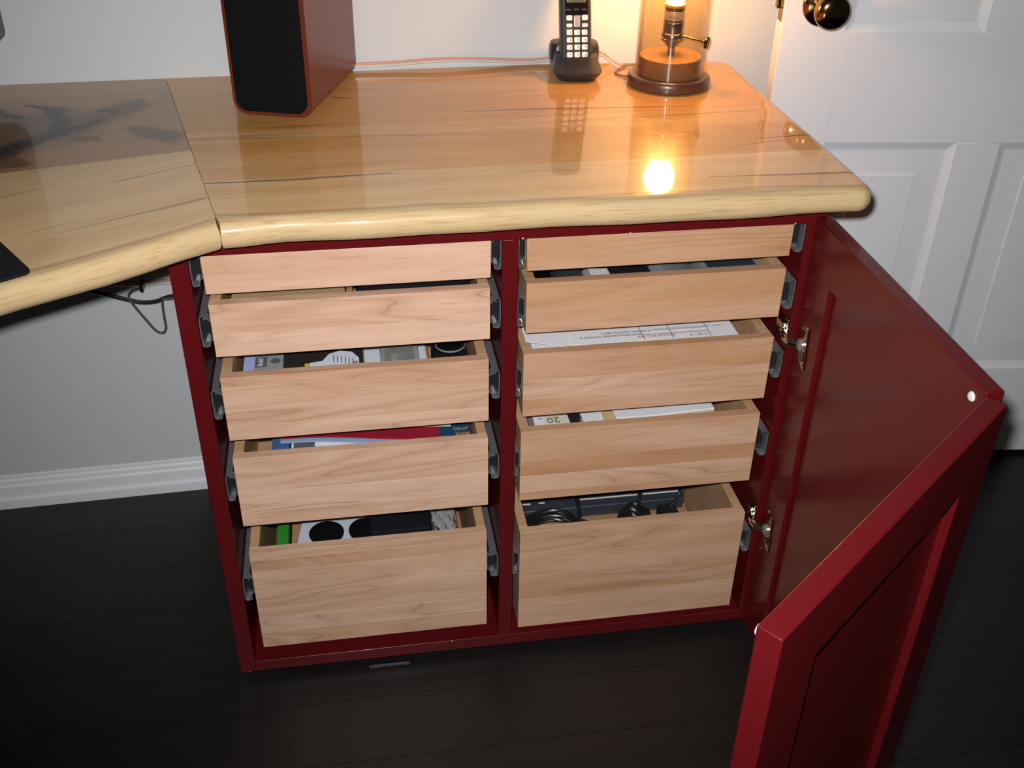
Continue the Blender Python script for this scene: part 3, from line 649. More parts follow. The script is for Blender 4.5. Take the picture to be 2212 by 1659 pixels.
m = MB(); m.loops([[hp(a * s_, wv * (1 - (1 - s_) * .4) + (L0 + L1h) / 2, o) for a, wv in hb] for o, s_ in ((-0.024, .80), (-0.0235, .88), (-0.018, .97), (-0.010, 1), (-0.004, .99), (-0.0008, .94), (0, .90))]); m.build('handset_body', 'black_plastic', phone)
def hrect(name, a, wv, w_, h_, r_, o0, o1, mat, **k):
    return MB().loops([[hp(a + p * s_, wv + q * s_, o) for p, q in rrect(w_, h_, r_, 4)] for o, s_ in ((o0, 1), (o1 - 0.0002, 1), (o1, 0.94))]).build(name, mat, phone, **k)
hrect('display_bezel', 0.0005, 0.090, 0.0350, 0.057, 0.002, -0.0004, 0.0004, 'black_gloss')
hrect('display', 0.0005, 0.100, 0.0290, 0.042, 0.001, 0.0002, 0.0007, 'lcd', label='grey-green phone display')
text('Charged', 0.0060, 'key_ink', phone, hp(0.0025, 0.0820, 0.0008), HX, HW)
for a, lab in ((-0.0122, None), (0.0, None), (0.0120, None)): hrect('soft_key', a, 0.0690, 0.0085, 0.0030, 0.0008, -0.0002, 0.0006, 'black_plastic')
for r_i, (wv, row_) in enumerate(((0.0366, '123'), (0.0260, '456'), (0.0154, '789'), (0.0047, '*0#'))):
    for c_i, ch in enumerate(row_):
        a = (-0.0108, 0.0008, 0.0124)[c_i]
        hrect('key', a, wv, 0.0086, 0.0074, 0.0014, -0.0002, 0.0009, 'key_white')
        text(ch, 0.0062, 'key_ink', phone, hp(a + 0.0018, wv - 0.0003, 0.00095), HX, HW, name='key_digit')
for a, wv, h_, tx in ((-0.0108, 0.0575, 0.0074, 'TALK'), (0.0130, 0.0575, 0.0074, 'OFF'), (-0.0108, 0.0468, 0.0052, ''), (0.0130, 0.0468, 0.0052, 'FLASH')):
    hrect('key', a, wv, 0.0088, h_, 0.0018, -0.0002, 0.0009, 'key_white')
    if tx: text(tx, 0.0025, 'key_ink', phone, hp(a, wv + (0.001 if h_ > .006 else 0), 0.00095), HX, HW, name='key_letters')
hrect('scroll_key', 0.0010, 0.0525, 0.0090, 0.0165, 0.0016, -0.0002, 0.0016, 'silver_key', label='silver scroll key')
hrect('orange_bar', -0.0108, 0.0412, 0.0118, 0.0018, 0.0004, 0.0, 0.0003, 'orange_ink')

# glass-cylinder lamp
LC = Vector((0.7015, 0.3880, ZT))
lamp = thing('table_lamp', 'glass cylinder table lamp with lit bulb on round wooden base', 'lamp', tuple(LC))
m = MB(); m.lathe(LC, [(0.0600, 0), (0.0620, 0.002), (0.0625, 0.008), (0.0615, 0.0135), (0.0590, 0.0160), (0.0555, 0.0170), (0.0545, 0.0165), (0.0450, 0.0165)], 64); m.build('base_plate', 'base_wood', lamp, seed=1.0, tone=0.5, label='dark turned wooden lamp base')
m = MB(); m.lathe(LC, [(0.0462, 0.0165), (0.0462, 0.0420), (0.0452, 0.0430)], 64); m.build('inner_block', 'block_wood', lamp, seed=2.0, tone=0.3)
m = MB(); m.lathe(LC, [(0.0492, 0.0167), (0.0516, 0.0167), (0.0516, 0.3000), (0.0492, 0.3000), (0.0492, 0.0167)], 72, cap0=False, cap1=False); m.build('glass_cylinder', 'glass', lamp, label='clear glass cylinder')
m = MB(); m.lathe(LC, [(0.0055, 0.043), (0.0055, 0.055), (0.0095, 0.058), (0.0135, 0.063), (0.0165, 0.0655), (0.0170, 0.0680), (0.0155, 0.0695), (0.0170, 0.0715), (0.0165, 0.0745), (0.0150, 0.0765), (0.0152, 0.0900), (0.0142, 0.0920), (0.0148, 0.0950), (0.0148, 0.1130)], 40); sk = m.build('socket', 'socket', lamp)
m = MB(); m.lathe(LC, [(0.01495, 0.0955), (0.01515, 0.0957), (0.01515, 0.1075), (0.01495, 0.1077)], 40, cap0=False, cap1=False); lb = m.build('socket_label', 'socket_label', sk)
m = MB(); m.lathe(LC, [(0.0152, 0.113), (0.0160, 0.1140), (0.0160, 0.1165), (0.0150, 0.1175), (0.0120, 0.1170)], 40); m.build('socket_rim', 'socket_gold', sk)
# wrapped lettering on the socket
vdir = (CAM - LC); vdir.z = 0; vdir.normalize(); a0 = math.atan2(vdir.y, vdir.x)
for i, ch in enumerate('MAX'):
    a = a0 + (i - 1) * 0.34; nrm = Vector((math.cos(a), math.sin(a), 0)); tx = Vector((-nrm.y, nrm.x, 0))
    text(ch, 0.0062, 'ink', lb, LC + nrm * 0.0153 + Vector((0, 0, 0.0997)), tx, (0, 0, 1))
m = MB(); m.lathe(LC, [(0.0115, 0.1165), (0.0125, 0.120), (0.0150, 0.126), (0.0200, 0.134), (0.0235, 0.143), (0.0245, 0.152), (0.0230, 0.161), (0.0180, 0.169), (0.0105, 0.1745), (0.0030, 0.1765)], 40); m.build('bulb', 'bulb', lamp, label='glowing incandescent bulb')
sw0 = Vector((0.7105, 0.3790, 0.8385)); sw1 = Vector((0.7420, 0.3560, 0.8335))
sdir = (sw1 - sw0).normalized()
m = MB(); m.lathe(sw0, [(0.0020, 0), (0.0017, 0.003), (0.0017, (sw1 - sw0).length - 0.004), (0.0024, (sw1 - sw0).length - 0.003), (0.0024, (sw1 - sw0).length)], 14, sdir)
ky = m.build('switch_key', 'brass', lamp)
m = MB(); m.lathe(sw1 - sdir * 0.0005, [(0.0030, 0), (0.0080, 0.0015), (0.0088, 0.0035), (0.0080, 0.0055), (0.0030, 0.0060)], 24, sdir); m.build('key_knob', 'black_gloss', ky)

# mouse pad on the wing
mp0 = Vector((-0.1010, -0.1490)); ma = Vector((-0.535, 0.845)); mb_ = Vector((-0.845, -0.535))
cx_ = mp0 + ma * 0.10 + mb_ * 0.12
loop = [Vector((cx_.x, cx_.y)) + ma * q + mb_ * p_ for p_, q in rrect(0.24, 0.20, 0.008, 4)]
m = MB(); m.loops([[(v.x, v.y, z) for v in loop] for z in (ZT + 0.0001, ZT + 0.003)]); m.build('mouse_pad', 'mat_rubber', loc=(cx_.x, cx_.y, ZT), label='black rubber mouse pad on the angled wing', category='mouse pad')

# monitor whose corner enters at the top left
mon = thing('monitor', 'dark monitor whose lower corner shows at the upper left edge', 'monitor', (-0.42, 0.33, ZT))
mcx = -0.221 - 0.24; 
m = MB(); m.loops([[(mcx + a * s_, yv, 0.8635 + 0.155 + h * s_) for a, h in rrect(0.48, 0.31, 0.012, 5)] for yv, s_ in ((0.335, 0.99), (0.337, 1), (0.365, 1), (0.375, 0.9))]); m.build('screen_housing', 'black_plastic', mon)
m = MB(); m.box((mcx - 0.222, 0.334, 0.885), (mcx + 0.222, 0.3355, 1.155)); m.build('screen', 'black_gloss', mon)
m = MB(); m.box((mcx - 0.03, 0.372, ZT + 0.012), (mcx + 0.03, 0.392, 1.0)); m.build('stand_neck', 'black_plastic', mon, bevel=0.003)
m = MB(); m.lathe((mcx, 0.375, ZT), [(0.095, 0), (0.095, 0.008), (0.085, 0.013)], 40); m.build('stand_base', 'black_plastic', mon)

# ------------------------------------------------------------------ cords on the desktop and below
def cord(name, pts, r, mat, label, n=8, parent=None, cat='cable'):
    P = spline(pts, n); m = MB(); m.tube(P, r, 8)
    if parent: return m.build(name, mat, parent)
    return m.build(name, mat, loc=tuple(P[len(P) // 2]), label=label, category=cat)
wv_ = [(0.215, 0.494, 0.776), (0.30, 0.496, 0.7775), (0.37, 0.498, 0.780), (0.44, 0.499, 0.7775), (0.50, 0.499, 0.774), (0.545, 0.499, 0.7765), (0.60, 0.498, 0.784), (0.622, 0.492, 0.783), (0.638, 0.482, 0.773), (0.648, 0.4755, 0.7675)]
wire = thing('speaker_wire', 'clear twin speaker wire lying along the wall behind the phone', 'cable', (0.4, 0.498, ZT))
cord('copper_strand', [(x, y_, z + 0.0019) for x, y_, z in wv_], 0.0019, 'copper', '', parent=wire)
cord('tinned_strand', [(x, y_ - 0.0006, z - 0.0019) for x, y_, z in wv_], 0.0019, 'tinned', '', parent=wire)
cord('lamp_cord', [(0.6465, 0.4600, 0.7672), (0.652, 0.476, 0.7672), (0.668, 0.480, 0.7685), (0.685, 0.470, 0.7680), (0.6950, 0.4525, 0.7690)], 0.0021, 'cord_brown', 'thin brown cord running from the lamp base')
cord('lamp_cord', [(0.655, 0.4730, 0.7672), (0.6420, 0.4605, 0.7672), (0.634, 0.446, 0.7672), (0.638, 0.430, 0.7672), (0.655, 0.4210, 0.7672), (0.672, 0.428, 0.7672), (0.668, 0.445, 0.7672)], 0.0016, 'cord_brown', 'flat loop of brown cord between phone and lamp')
yw = 0.480
uw = thing('speaker_wire', 'clear twin speaker wire running under the desktop wing', 'cable', (-0.14, yw, 0.43))
cord('copper_strand', [(-0.32, yw, 0.4470), (-0.24, yw, 0.4440), (-0.16, yw, 0.4375), (-0.10, yw, 0.4370), (-0.02, yw, 0.4370)], 0.0022, 'copper', '', parent=uw)
cord('tinned_strand', [(-0.32, yw, 0.4420), (-0.24, yw, 0.4390), (-0.16, yw, 0.4325), (-0.10, yw, 0.4322), (-0.02, yw, 0.4322)], 0.0022, 'tinned', '', parent=uw)
cord('black_cable', [(-0.36, yw - 0.008, 0.452), (-0.26, yw - 0.008, 0.438), (-0.208, yw - 0.008, 0.4265), (-0.165, yw - 0.008, 0.411), (-0.138, yw - 0.008, 0.4030), (-0.115, yw - 0.008, 0.4040), (-0.095, yw - 0.008, 0.4105), (-0.03, yw - 0.008, 0.420)], 0.0036, 'cord_black', 'thick black power cord sagging under the desktop wing')
cord('grey_cable', [(-0.138, yw - 0.016, 0.4330), (-0.150, yw - 0.016, 0.4290), (-0.157, yw - 0.016, 0.418), (-0.150, yw - 0.016, 0.400), (-0.137, yw - 0.016, 0.375), (-0.125, yw - 0.016, 0.354), (-0.114, yw - 0.016, 0.3480), (-0.1075, yw - 0.016, 0.357), (-0.107, yw - 0.016, 0.378), (-0.106, yw - 0.016, 0.402), (-0.103, yw - 0.016, 0.4110), (-0.095, yw - 0.016, 0.411), (-0.03, yw - 0.014, 0.414)], 0.0021, 'cord_grey', 'thin grey cord hanging in a loop beside the cabinet')
MB().box((-0.137, yw - 0.021, 0.4275), (-0.131, yw + 0.004, 0.4410)).build('cable_tie', 'cord_black', loc=(-0.134, yw, 0.434), bevel=0.002, label='black tie holding the cords below the wing', category='cable tie')

# spring lying under the cabinet edge
hel = [(0.1900 + 0.0620 * t / 400, -0.0050 + 0.0034 * math.cos(t * 2 * math.pi / 16), 0.0046 + 0.0034 * math.sin(t * 2 * math.pi / 16)) for t in range(401)]
m = MB(); m.tube(hel, 0.0011, 5); m.build('steel_spring', 'screw_steel', loc=(0.221, -0.005, 0.0), label='shiny steel coil spring on the floor under the cabinet', category='spring')

# ================================================================== DRAWER CONTENTS
def item(name, label, cat, mb, mat, loc, bevel=0.0, group=None, seg=2):
    o = mb.build(name, mat, loc=loc, bevel=bevel, seg=seg, label=label, category=cat)
    if group: o['group'] = group
    return o
def bx(a, b_): return MB().box(a, b_)
fz = [r[4] + 0.0121 for r in DR]           # inside floor of each drawer
iy = [r[0] + T + 0.001 for r in DR]        # inside of each drawer front
UX, UY = (1, 0, 0), (0, 1, 0)
# --- left column, second drawer
bk = item('woven_box', 'tan herringbone woven box in the second drawer on the left', 'box', bx((0.060, 0.018, fz[1]), (0.1985, 0.17, 0.6280)), 'woven', (0.128, 0.09, fz[1]), 0.002)
item('leather_case', 'flat brown case between the woven box and black pouch', 'case', bx((0.2005, 0.020, fz[1]), (0.2080, 0.17, 0.6300)), 'cardboard', (0.204, 0.09, fz[1]), 0.0015)
m = MB(); m.loops([[(0.285 + a * s_, 0.11 + q * s_, z) for a, q in rrect(0.146, 0.18, 0.02, 5)] for z, s_ in ((fz[1], .9), (fz[1] + .01, 1), (.618, 1), (.626, .97), (.632, .85), (.634, .5))])
item('black_pouch', 'black fabric pouch in the second drawer on the left', 'pouch', m, 'black_cloth', (0.285, 0.11, fz[1]))
# --- left column, third drawer
c3 = fz[2]
item('cardboard_box', 'brown cardboard box beneath the hard drive', 'box', bx((0.058, 0.020, c3), (0.304, 0.22, c3 + 0.036)), 'cardboard', (0.18, 0.12, c3), 0.001)
zz = c3 + 0.0362
pk = item('software_package', 'grey and pale blue package with black lettering left of hard drive', 'package', bx((0.0600, 0.024, zz), (0.1110, 0.16, zz + 0.022)), 'box_grey', (0.085, 0.09, zz), 0.0008)
bx((0.0602, 0.0245, zz + 0.0221), (0.0740, 0.1, zz + 0.0224)).build('blue_print', 'box_blue', pk)
bx((0.0750, 0.0580, zz + 0.0221), (0.0900, 0.0830, zz + 0.0225)).build('title_patch', 'ink', pk)
text('Bold', 0.0105, 'label_white', pk, (0.0818, 0.0700, zz + 0.0227), (0, 1, 0), (-1, 0, 0))
MB().lathe((0.1010, 0.0720, zz + 0.0221), [(0.0065, 0), (0.0065, 0.0003)], 20).build('round_mark', 'ink', pk)
hd = thing('hard_drive', 'dark hard drive with white label in the third drawer on the left', 'hard drive', (0.1635, 0.085, zz))
bx((0.1130, 0.021, zz), (0.2145, 0.165, zz + 0.024)).build('drive_body', 'drive_dark', hd, bevel=0.002)
zl = zz + 0.0241
lab = MB(); lab.prism([(0.1460, 0.0235, zl), (0.2095, 0.0235, zl), (0.2095, 0.062, zl), (0.2010, 0.078, zl), (0.1850, 0.084, zl), (0.1700, 0.076, zl), (0.1620, 0.060, zl), (0.1460, 0.057, zl)], (0, 0, 0.0004))
lab.build('white_label', 'label_white', hd)
bx((0.1390, 0.0235, zl), (0.1458, 0.056, zl + 0.0004)).build('yellow_label', 'label_yellow', hd)
MB().lathe((0.1880, 0.0330, zl + 0.0003), [(0.0088, 0), (0.0088, 0.0006)], 28).build('spindle_cap', 'drive_dark', hd)
MB().lathe((0.1250, 0.0330, zl), [(0.0080, 0), (0.0072, 0.0012)], 24).build('corner_boss', 'drive_dark', hd)
text('CE', 0.0072, 'ink', hd, (0.1530, 0.0420, zl + 0.0006), (0, -1, 0), (1, 0, 0))
for k in range(6):
    bx((0.1760 + 0.0050 * k, 0.055 - 0.002 * k, zl + 0.0004), (0.1772 + 0.0050 * k, 0.0720 - 0.002 * k, zl + 0.0006)).build('print_line', 'ink', hd)
for k in range(4):
    bx((0.1600 + 0.0035 * k, 0.0280, zl + 0.0004), (0.1610 + 0.0035 * k, 0.0460 - 0.003 * k, zl + 0.0006)).build('print_line', 'ink', hd)
for k in range(5):
    bx((0.2010, 0.0440 + 0.0022 * k, zl + 0.0004), (0.2080, 0.0450 + 0.0022 * k + 0.0004 * (k % 2), zl + 0.0006)).build('barcode_bar', 'ink', hd)
bl = thing('blister_pack', 'clear blister pack holding a black gadget right of the hard drive', 'package', (0.258, 0.09, zz))
bx((0.2170, 0.022, zz), (0.3005, 0.16, zz + 0.0012)).build('backing_card', 'label_white', bl)
m = MB(); m.loops([[(0.2635 + a * s_, 0.088 + q * s_, z) for a, q in rrect(0.052, 0.105, 0.010, 5)] for z, s_ in ((zz + .0013, 1), (zz + .020, .97), (zz + .0215, .94))]); m.build('plastic_shell', 'film', bl)
m = MB(); m.loops([[(0.2635 + a * s_, 0.088 + q * s_, z) for a, q in rrect(0.041, 0.092, 0.009, 5)] for z, s_ in ((zz + .0014, 1), (zz + .017, 1), (zz + .0195, .95))]); gd = m.build('black_gadget', 'black_gloss', bl)
bx((0.2520, 0.055, zz + 0.0196), (0.2600, 0.074, zz + 0.0202)).build('gadget_window', 'cardboard', gd)
text('you', 0.0075, 'ink', bl, (0.2225, 0.0530, zz + 0.0014), (0, 1, 0), (-1, 0, 0))
lens = thing('camera_lens', 'black lens in a dark sleeve at the right of the third left drawer', 'lens', (0.332, 0.08, c3))
m = MB(); m.loops([[(0.332 + a * s_, 0.075 + q * s_, z) for a, q in rrect(0.046, 0.100, 0.008, 5)] for z, s_ in ((c3, 1), (c3 + .048, 1), (c3 + .052, .97))]); m.build('sleeve', 'black_cloth', lens)
m = MB(); m.lathe((0.333, 0.085, c3 + 0.0515), [(0.0195, 0), (0.0200, 0.010), (0.0200, 0.0115), (0.0185, 0.0118), (0.0165, 0.0085), (0.008, 0.0075), (0.001, 0.0085)], 36); m.build('lens_barrel', 'black_gloss', lens)
m = MB(); m.lathe((0.333, 0.085, c3 + 0.0515), [(0.0201, 0.0050), (0.0206, 0.0055), (0.0206, 0.0070), (0.0201, 0.0075)], 36, cap0=False, cap1=False); m.build('lens_ring', 'grey_plastic', lens)
# --- left column, fourth drawer
c4 = fz[3]
item('paper_stack', 'stack of white papers under the folders in the fourth left drawer', 'papers', bx((0.108, 0.0145, c4), (0.305, 0.25, c4 + 0.066)), 'paper', (0.2, 0.13, c4), 0.001)
bo = item('blue_book', 'blue book with gold lettering in the fourth left drawer', 'book', bx((0.3080, 0.0145, c4), (0.3570, 0.24, c4 + 0.0730)), 'book_blue', (0.332, 0.12, c4), 0.0015)
zb_ = c4 + 0.0731
text('tour', 0.0125, 'gold_ink', bo, (0.3440, 0.0680, zb_ + 0.0002), UX, UY); text('king', 0.0125, 'gold_ink', bo, (0.3450, 0.0555, zb_ + 0.0002), UX, UY)
z4 = c4 + 0.0662
item('photo_print', 'dark photo print poking out at the left of the papers', 'photo', bx((0.1120, 0.0148, z4), (0.1400, 0.09, z4 + 0.006)), 'ink', (0.126, 0.05, z4), 0.0004)
item('white_envelope', 'white envelope lying under the red folder', 'envelope', bx((0.1412, 0.0148, z4), (0.300, 0.16, z4 + 0.008)), 'paper', (0.22, 0.08, z4), 0.0006)
def sheet(x0, x1, y0, y1, z, th, amp, ph, slope=0.0):
    m = MB(); top, bot = [], []
    n = 14
    R = []
    for k in range(n + 1):
        x = x0 + (x1 - x0) * k / n; zz_ = z + amp * (0.5 + 0.5 * math.sin(ph + 5.0 * k / n)); yo = 0.0020 * math.sin(ph * 2 + 4.0 * k / n) + slope * (x - x0)
        R.append([(x, y0 + yo, zz_), (x, y1, z), (x, y1, z + th), (x, y0 + yo, zz_ + th)])
    m.loops(R); return m
item('blue_folder', 'light blue folder beneath the red folder', 'folder', sheet(0.0950, 0.3120, 0.0560, 0.22, z4 + 0.0085, 0.0022, 0.0045, 0.6, -0.09), 'folder_blue', (0.2, 0.12, z4))
item('red_folder', 'red folder on top of the papers in the fourth left drawer', 'folder', sheet(0.0960, 0.3130, 0.0620, 0.22, z4 + 0.0112, 0.0020, 0.0045, 0.5, -0.09), 'folder_red', (0.2, 0.12, z4))
item('cream_sheet', 'cream sheet of paper lying on the blue book', 'paper', MB().prism([(0.1700, 0.0760, z4 + 0.0180), (0.3290, 0.0585, z4 + 0.0180), (0.3290, 0.2, z4 + 0.0180), (0.1700, 0.2, z4 + 0.0180)], (0, 0, 0.0006)), 'cream', (0.28, 0.12, z4 + 0.018))
item('blue_binder', 'narrow blue binder at the left of the red folder', 'binder', bx((0.0830, 0.0170, c4), (0.1060, 0.22, c4 + 0.072)), 'folder_navy', (0.094, 0.12, c4), 0.001)
# --- left column, bottom drawer
c5 = fz[4]
item('green_folder', 'bright green folder standing in the bottom left drawer', 'folder', bx((0.0690, 0.0250, c5), (0.0860, 0.30, c5 + 0.128)), 'green', (0.077, 0.16, c5), 0.0015)
item('carton', 'brown carton under the white card in the bottom left drawer', 'box', bx((0.0890, 0.0560, c5), (0.3400, 0.28, c5 + 0.108)), 'cardboard', (0.21, 0.16, c5), 0.001)
z5 = c5 + 0.1082
tr = thing('white_card', 'white card with two black oval discs in bottom left drawer', 'card', (0.15, 0.09, z5))
m = MB(); m.hexa([(0.0960, 0.0600, z5), (0.2000, 0.0600, z5), (0.2000, 0.135, z5), (0.1080, 0.135, z5), (0.0960, 0.0600, z5 + 0.012), (0.2000, 0.0600, z5 + 0.012), (0.2000, 0.135, z5 + 0.018), (0.1080, 0.135, z5 + 0.018)]); m.build('card_body', 'tray_white', tr, bevel=0.0008)
def disc(cx__, cy__, rx, ry):
    sl = 0.006 / 0.075
    R = [[(cx__ + rx * s_ * math.cos(t), cy__ + ry * s_ * math.sin(t), z5 + 0.0121 + (cy__ + ry * s_ * math.sin(t) - 0.06) * sl + h_) for t in [2 * math.pi * k / 36 for k in range(36)]] for s_, h_ in ((1, 0), (1.0, 0.0025), (0.93, 0.004), (0.6, 0.0055))]
    MB().loops(R).build('black_disc', 'black_gloss', tr)
disc(0.1420, 0.0900, 0.0260, 0.0240); disc(0.1990, 0.0900, 0.0240, 0.0240)
item('black_case', 'black mesh fabric case in the bottom left drawer', 'case', MB().loops([[(0.2520 + a * s_, 0.118 + q * s_, z) for a, q in rrect(0.092, 0.120, 0.010, 5)] for z, s_ in ((z5 + .0195, .96), (z5 + .023, 1), (z5 + .033, 1), (z5 + .0365, .96), (z5 + .0375, .7))]), 'black_cloth', (0.252, 0.118, z5 + 0.0195))
m = MB(); R = []
for k in range(9):
    x = 0.3000 + 0.036 * k / 8
    R.append([(x + 0.003 * math.sin(j * 2.1 + k), 0.066 + 0.010 * j - 0.002 * (k % 3), z5 + 0.002 + (0.026 - 0.0022 * k) * abs(math.sin(0.9 * j + 0.8 * k)) ** 0.7) for j in range(8)] + [(x, 0.140, z5 + 0.0005), (x, 0.066, z5 + 0.0005)])
m.loops(R); item('plastic_bag', 'crumpled clear plastic bag beside the black case', 'bag', m, 'film', (0.318, 0.1, z5))
# --- right column, second drawer
d2 = fz[6]
item('black_box', 'black plastic box at the left of the second right drawer', 'box', bx((0.4370, 0.021, d2), (0.4640, 0.16, d2 + 0.040)), 'black_gloss', (0.45, 0.09, d2), 0.002)
item('black_charger', 'black ridged charger in the second right drawer', 'charger', MB().loops([[(0.4880 + a * s_, 0.085 + q, z) for a, q in rrect(0.042, 0.125, 0.006, 4)] for z, s_ in ((d2, 1), (d2 + .034, 1), (d2 + .043, .7))]), 'slate', (0.488, 0.085, d2))
item('foam_block', 'dark foam padding along the second right drawer', 'foam', bx((0.5450, 0.050, d2), (0.5960, 0.20, d2 + 0.042)), 'black_cloth', (0.57, 0.12, d2), 0.004)
wp = thing('white_plug', 'white ribbed plug in the second right drawer', 'plug', (0.528, 0.05, d2))
for k in range(4): bx((0.5130 + 0.0042 * k, 0.021, d2), (0.5165 + 0.0042 * k, 0.090, d2 + 0.047 - 0.001 * k)).build('rib', 'key_white', wp, bevel=0.001)
bx((0.5300, 0.021, d2), (0.5440, 0.08, d2 + 0.038)).build('plug_body', 'key_white', wp, bevel=0.003)
cord('white_cable', [(0.540, 0.030, d2 + 0.041), (0.552, 0.026, d2 + 0.0445), (0.566, 0.030, d2 + 0.0450), (0.58, 0.036, d2 + 0.046)], 0.0026, 'key_white', 'short white cable end beside the white plug')
item('grey_handset', 'angular grey gadget in the second right drawer', 'gadget', MB().prism([(0.5990, 0.0215, d2), (0.6600, 0.0215, d2), (0.6600, 0.0215, d2 + 0.030), (0.6380, 0.0215, d2 + 0.044), (0.6100, 0.0215, d2 + 0.046), (0.5990, 0.0215, d2 + 0.036)], (0, 0.11, 0)), 'grey_plastic', (0.63, 0.08, d2), 0.0015)
sb = item('silver_box', 'flat silver metal box at the right of the second right drawer', 'box', bx((0.6640, 0.022, d2), (0.7400, 0.15, d2 + 0.046)), 'silver_box', (0.702, 0.09, d2), 0.001)
bx((0.6700, 0.0440, d2 + 0.0461), (0.7360, 0.15, d2 + 0.0468)).build('dark_lid', 'slate', sb)
# --- right column, third drawer: papers
d3 = fz[7]
item('paper_stack', 'thick stack of white papers filling the third right drawer', 'papers', bx((0.4380, 0.0235, d3), (0.7230, 0.30, d3 + 0.068)), 'paper', (0.58, 0.16, d3), 0.001)
zp = d3 + 0.0682
en = item('white_envelope', 'white envelope reaching over the left side of the third right drawer', 'envelope',
          MB().hexa([(0.4285, 0.0380, 0.5366), (0.520, 0.0245, zp + 0.0045), (0.64, 0.20, zp + 0.003), (0.4300, 0.20, 0.5366), (0.4285, 0.0380, 0.5374), (0.520, 0.0245, zp + 0.0053), (0.64, 0.20, zp + 0.0038), (0.4300, 0.20, 0.5374)]), 'paper', (0.5, 0.1, zp))
lt = item('printed_letter', 'printed letter with upside-down green web address', 'paper', bx((0.4560, 0.0245, zp + 0.0016), (0.6200, 0.18, zp + 0.0022)), 'paper', (0.55, 0.1, zp))
stt = thing('bill_statement', 'printed bill with red lettering on top of the third right drawer', 'paper', (0.6, 0.09, zp))
SZ = zp + 0.0140
m = MB(); R = []
for k in range(13):
    x = 0.4900 + 0.2280 * k / 12; cz_ = SZ - 0.0020 * (1 - k / 12) ** 2; yo = 0.0250 + 0.006 * (1 - k / 12) ** 2
    R.append([(x, yo, cz_), (x, 0.21, SZ + 0.001), (x, 0.21, SZ + 0.0016), (x, yo, cz_ + 0.0006)])
m.loops(R).build('sheet', 'paper', stt)
def sz_(x): k = (x - 0.49) / 0.228; return SZ - 0.0020 * (1 - k) ** 2 + 0.0008
text('% ANNUAL PERCENTAGE RATE', 0.0060, 'ink', stt, (0.5450, 0.0425, SZ + 0.0009), UX, UY); text('% PER MONTH, WHICH IS', 0.0060, 'ink', stt, (0.5680, 0.0500, SZ + 0.0009), UX, UY)
text('PAY THIS AMOUNT', 0.0062, 'ink_red', stt, (0.6080, 0.0355, SZ + 0.0008), UX, UY); text('$  1,186.72', 0.0055, 'ink', stt, (0.6650, 0.0320, SZ + 0.0010), UX, UY)
bx((0.6050, 0.0480, SZ + 0.0009), (0.6850, 0.0540, SZ + 0.0012)).build('grey_band', 'paper_grey', stt)
for x_ in (0.5880, 0.6280, 0.6800): bx((x_, 0.0270, SZ + 0.0006), (x_ + 0.0006, 0.075, SZ + 0.0012)).build('ruled_line', 'ink', stt)
bx((0.5880, 0.0400, SZ + 0.0006), (0.6800, 0.0405, SZ + 0.0012)).build('ruled_line', 'ink', stt)
bx((0.6900, 0.0520, SZ + 0.0006), (0.7030, 0.0526, SZ + 0.0012)).build('ruled_line', 'ink', stt)
text('my.com', 0.0085, 'ink_green', lt, (0.5050, 0.0285, zp + 0.0026), (-1, 0, 0), (0, -1, 0))
# --- right column, fourth drawer
d4 = fz[8]
item('paper_ream', 'thick ream of white paper in the fourth right drawer', 'papers', bx((0.5170, 0.0250, d4), (0.7090, 0.28, d4 + 0.088)), 'paper', (0.61, 0.15, d4), 0.001)
item('manila_folder', 'manila folder lying over the white paper ream', 'folder', sheet(0.5450, 0.7080, 0.0440, 0.25, d4 + 0.0883, 0.0012, 0.004, 2.6), 'manila', (0.63, 0.15, d4 + 0.088))
item('loose_sheets', 'loose white sheets fanned on top of the manila folder', 'papers', sheet(0.5600, 0.7050, 0.0400, 0.25, d4 + 0.0935, 0.0030, 0.003, 2.4), 'paper', (0.63, 0.15, d4 + 0.093))
tg = item('calendar_tag', 'white tag with upside-down black number at the left of the paper ream', 'tag', bx((0.4480, 0.0250, d4), (0.4990, 0.14, d4 + 0.084)), 'cream', (0.473, 0.08, d4), 0.0008)
bx((0.4482, 0.0252, d4 + 0.0841), (0.4640, 0.080, d4 + 0.0844)).build('tag_print', 'paper', tg)
text('20', 0.0190, 'ink', tg, (0.4760, 0.0640, d4 + 0.0847), (-1, 0, 0), (0, -1, 0)); text('th', 0.0075, 'ink', tg, (0.4580, 0.0690, d4 + 0.0847), (-1, 0, 0), (0, -1, 0))
m = MB(); m.prism([(0.5000, 0.0250, d4 + 0.0842), (0.5150, 0.0250, d4 + 0.0842), (0.5150, 0.050, d4 + 0.0842), (0.5120, 0.053, d4 + 0.0842), (0.5120, 0.062, d4 + 0.0842), (0.5160, 0.065, d4 + 0.0842), (0.5160, 0.10, d4 + 0.0842), (0.5000, 0.10, d4 + 0.0842), (0.5000, 0.063, d4 + 0.0842), (0.5030, 0.060, d4 + 0.0842), (0.5030, 0.050, d4 + 0.0842)], (0, 0, -0.0842)); item('file_clip', 'black notched file clip between tag and paper ream', 'clip', m, 'black_plastic', (0.508, 0.06, d4))
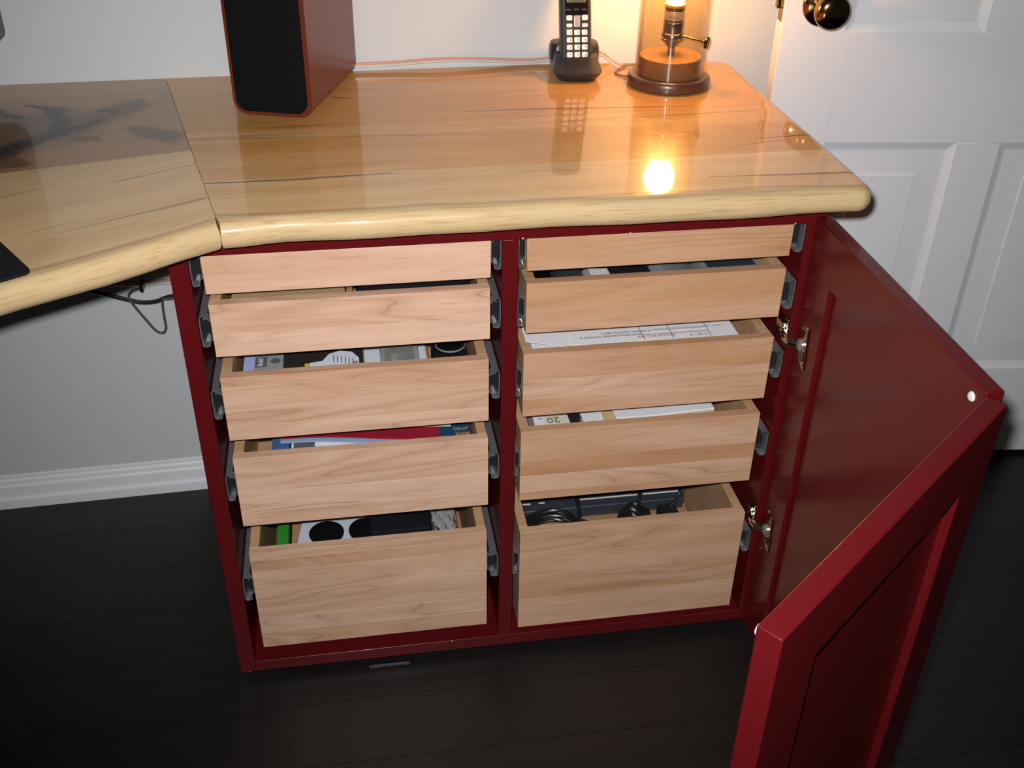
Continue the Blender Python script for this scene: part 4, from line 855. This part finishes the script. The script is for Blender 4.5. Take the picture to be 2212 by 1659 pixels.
# --- right column, bottom drawer
d5 = fz[9]
item('brown_carton', 'flat brown carton under the cables in the bottom right drawer', 'box', bx((0.4390, 0.0200, d5), (0.7440, 0.36, d5 + 0.034)), 'cardboard', (0.59, 0.19, d5), 0.001)
e5 = d5 + 0.0342
dv = thing('docking_station', 'slate electronics box with a white trim line in bottom right drawer', 'electronics', (0.58, 0.27, e5))
bx((0.4400, 0.1960, e5), (0.7380, 0.36, e5 + 0.042)).build('device_body', 'slate', dv, bevel=0.003)
bx((0.4420, 0.1900, e5 + 0.004), (0.7360, 0.1962, e5 + 0.026)).build('front_lip', 'slate', dv, bevel=0.002)
for x0_, x1_ in ((0.4480, 0.4720), (0.4860, 0.4960), (0.5560, 0.7340)):
    bx((x0_, 0.1945, e5 + 0.0365), (x1_, 0.1965, e5 + 0.0385)).build('trim_line', 'chip', dv)
for a_, b__ in (((0.4560, 0.2060), (0.4720, 0.2070)), ((0.4560, 0.2200), (0.4720, 0.2210)), ((0.4560, 0.2060), (0.4570, 0.2210)), ((0.4710, 0.2060), (0.4720, 0.2210))):
    bx((a_[0], a_[1], e5 + 0.0421), (b__[0], b__[1], e5 + 0.0424)).build('label_outline', 'chip', dv)
def coil(cx__, cy__, cz__, rx, ry, turns, rise, seed, tail=()):
    pts = []
    for k in range(turns * 14):
        t = k / 14; a = 2 * math.pi * t
        wob_ = 1 + 0.16 * math.sin(1.7 * t + seed)
        pts.append((cx__ + rx * wob_ * math.cos(a) + 0.004 * math.sin(3.1 * t), cy__ + ry * wob_ * math.sin(a), cz__ + rise * (0.5 + 0.5 * math.sin(2.3 * t + seed)) + 0.003 * t))
    return pts + list(tail)
cord('cable_coil', coil(0.5000, 0.1450, e5 + 0.005, 0.040, 0.034, 7, 0.020, 1.0, [(0.552, 0.150, e5 + 0.030), (0.572, 0.140, e5 + 0.020), (0.585, 0.120, e5 + 0.006)]), 0.0032, 'cord_black', 'black cable coil at the left of the bottom right drawer', n=3)
cord('cable_loop', [(0.530, 0.120, e5 + 0.032), (0.545, 0.150, e5 + 0.040), (0.548, 0.185, e5 + 0.048), (0.552, 0.230, e5 + 0.0465), (0.556, 0.30, e5 + 0.0455)], 0.0034, 'cord_black', 'black cable crossing the slate box beside the coil')
cord('cable_coil', coil(0.6380, 0.1480, e5 + 0.005, 0.018, 0.024, 7, 0.024, 4.1, [(0.648, 0.165, e5 + 0.040), (0.656, 0.184, e5 + 0.052), (0.662, 0.215, e5 + 0.0475), (0.668, 0.30, e5 + 0.0465)]), 0.0038, 'cord_black', 'small black cable coil beside the power adapter', n=3)
m = MB(); m.loops([[(0.7000 + a * s_, 0.1480 + q * s_, z) for a, q in rrect(0.032, 0.062, 0.006, 4)] for z, s_ in ((e5, 1), (e5 + .024, 1), (e5 + .028, .92))]); item('power_adapter', 'black power adapter block in the bottom right drawer', 'adapter', m, 'black_plastic', (0.70, 0.148, e5))
cord('adapter_cable', [(0.703, 0.165, e5 + 0.031), (0.716, 0.172, e5 + 0.040), (0.726, 0.186, e5 + 0.052), (0.730, 0.22, e5 + 0.0475), (0.731, 0.30, e5 + 0.0465)], 0.0034, 'cord_black', 'black cable rising from the adapter over the slate box')
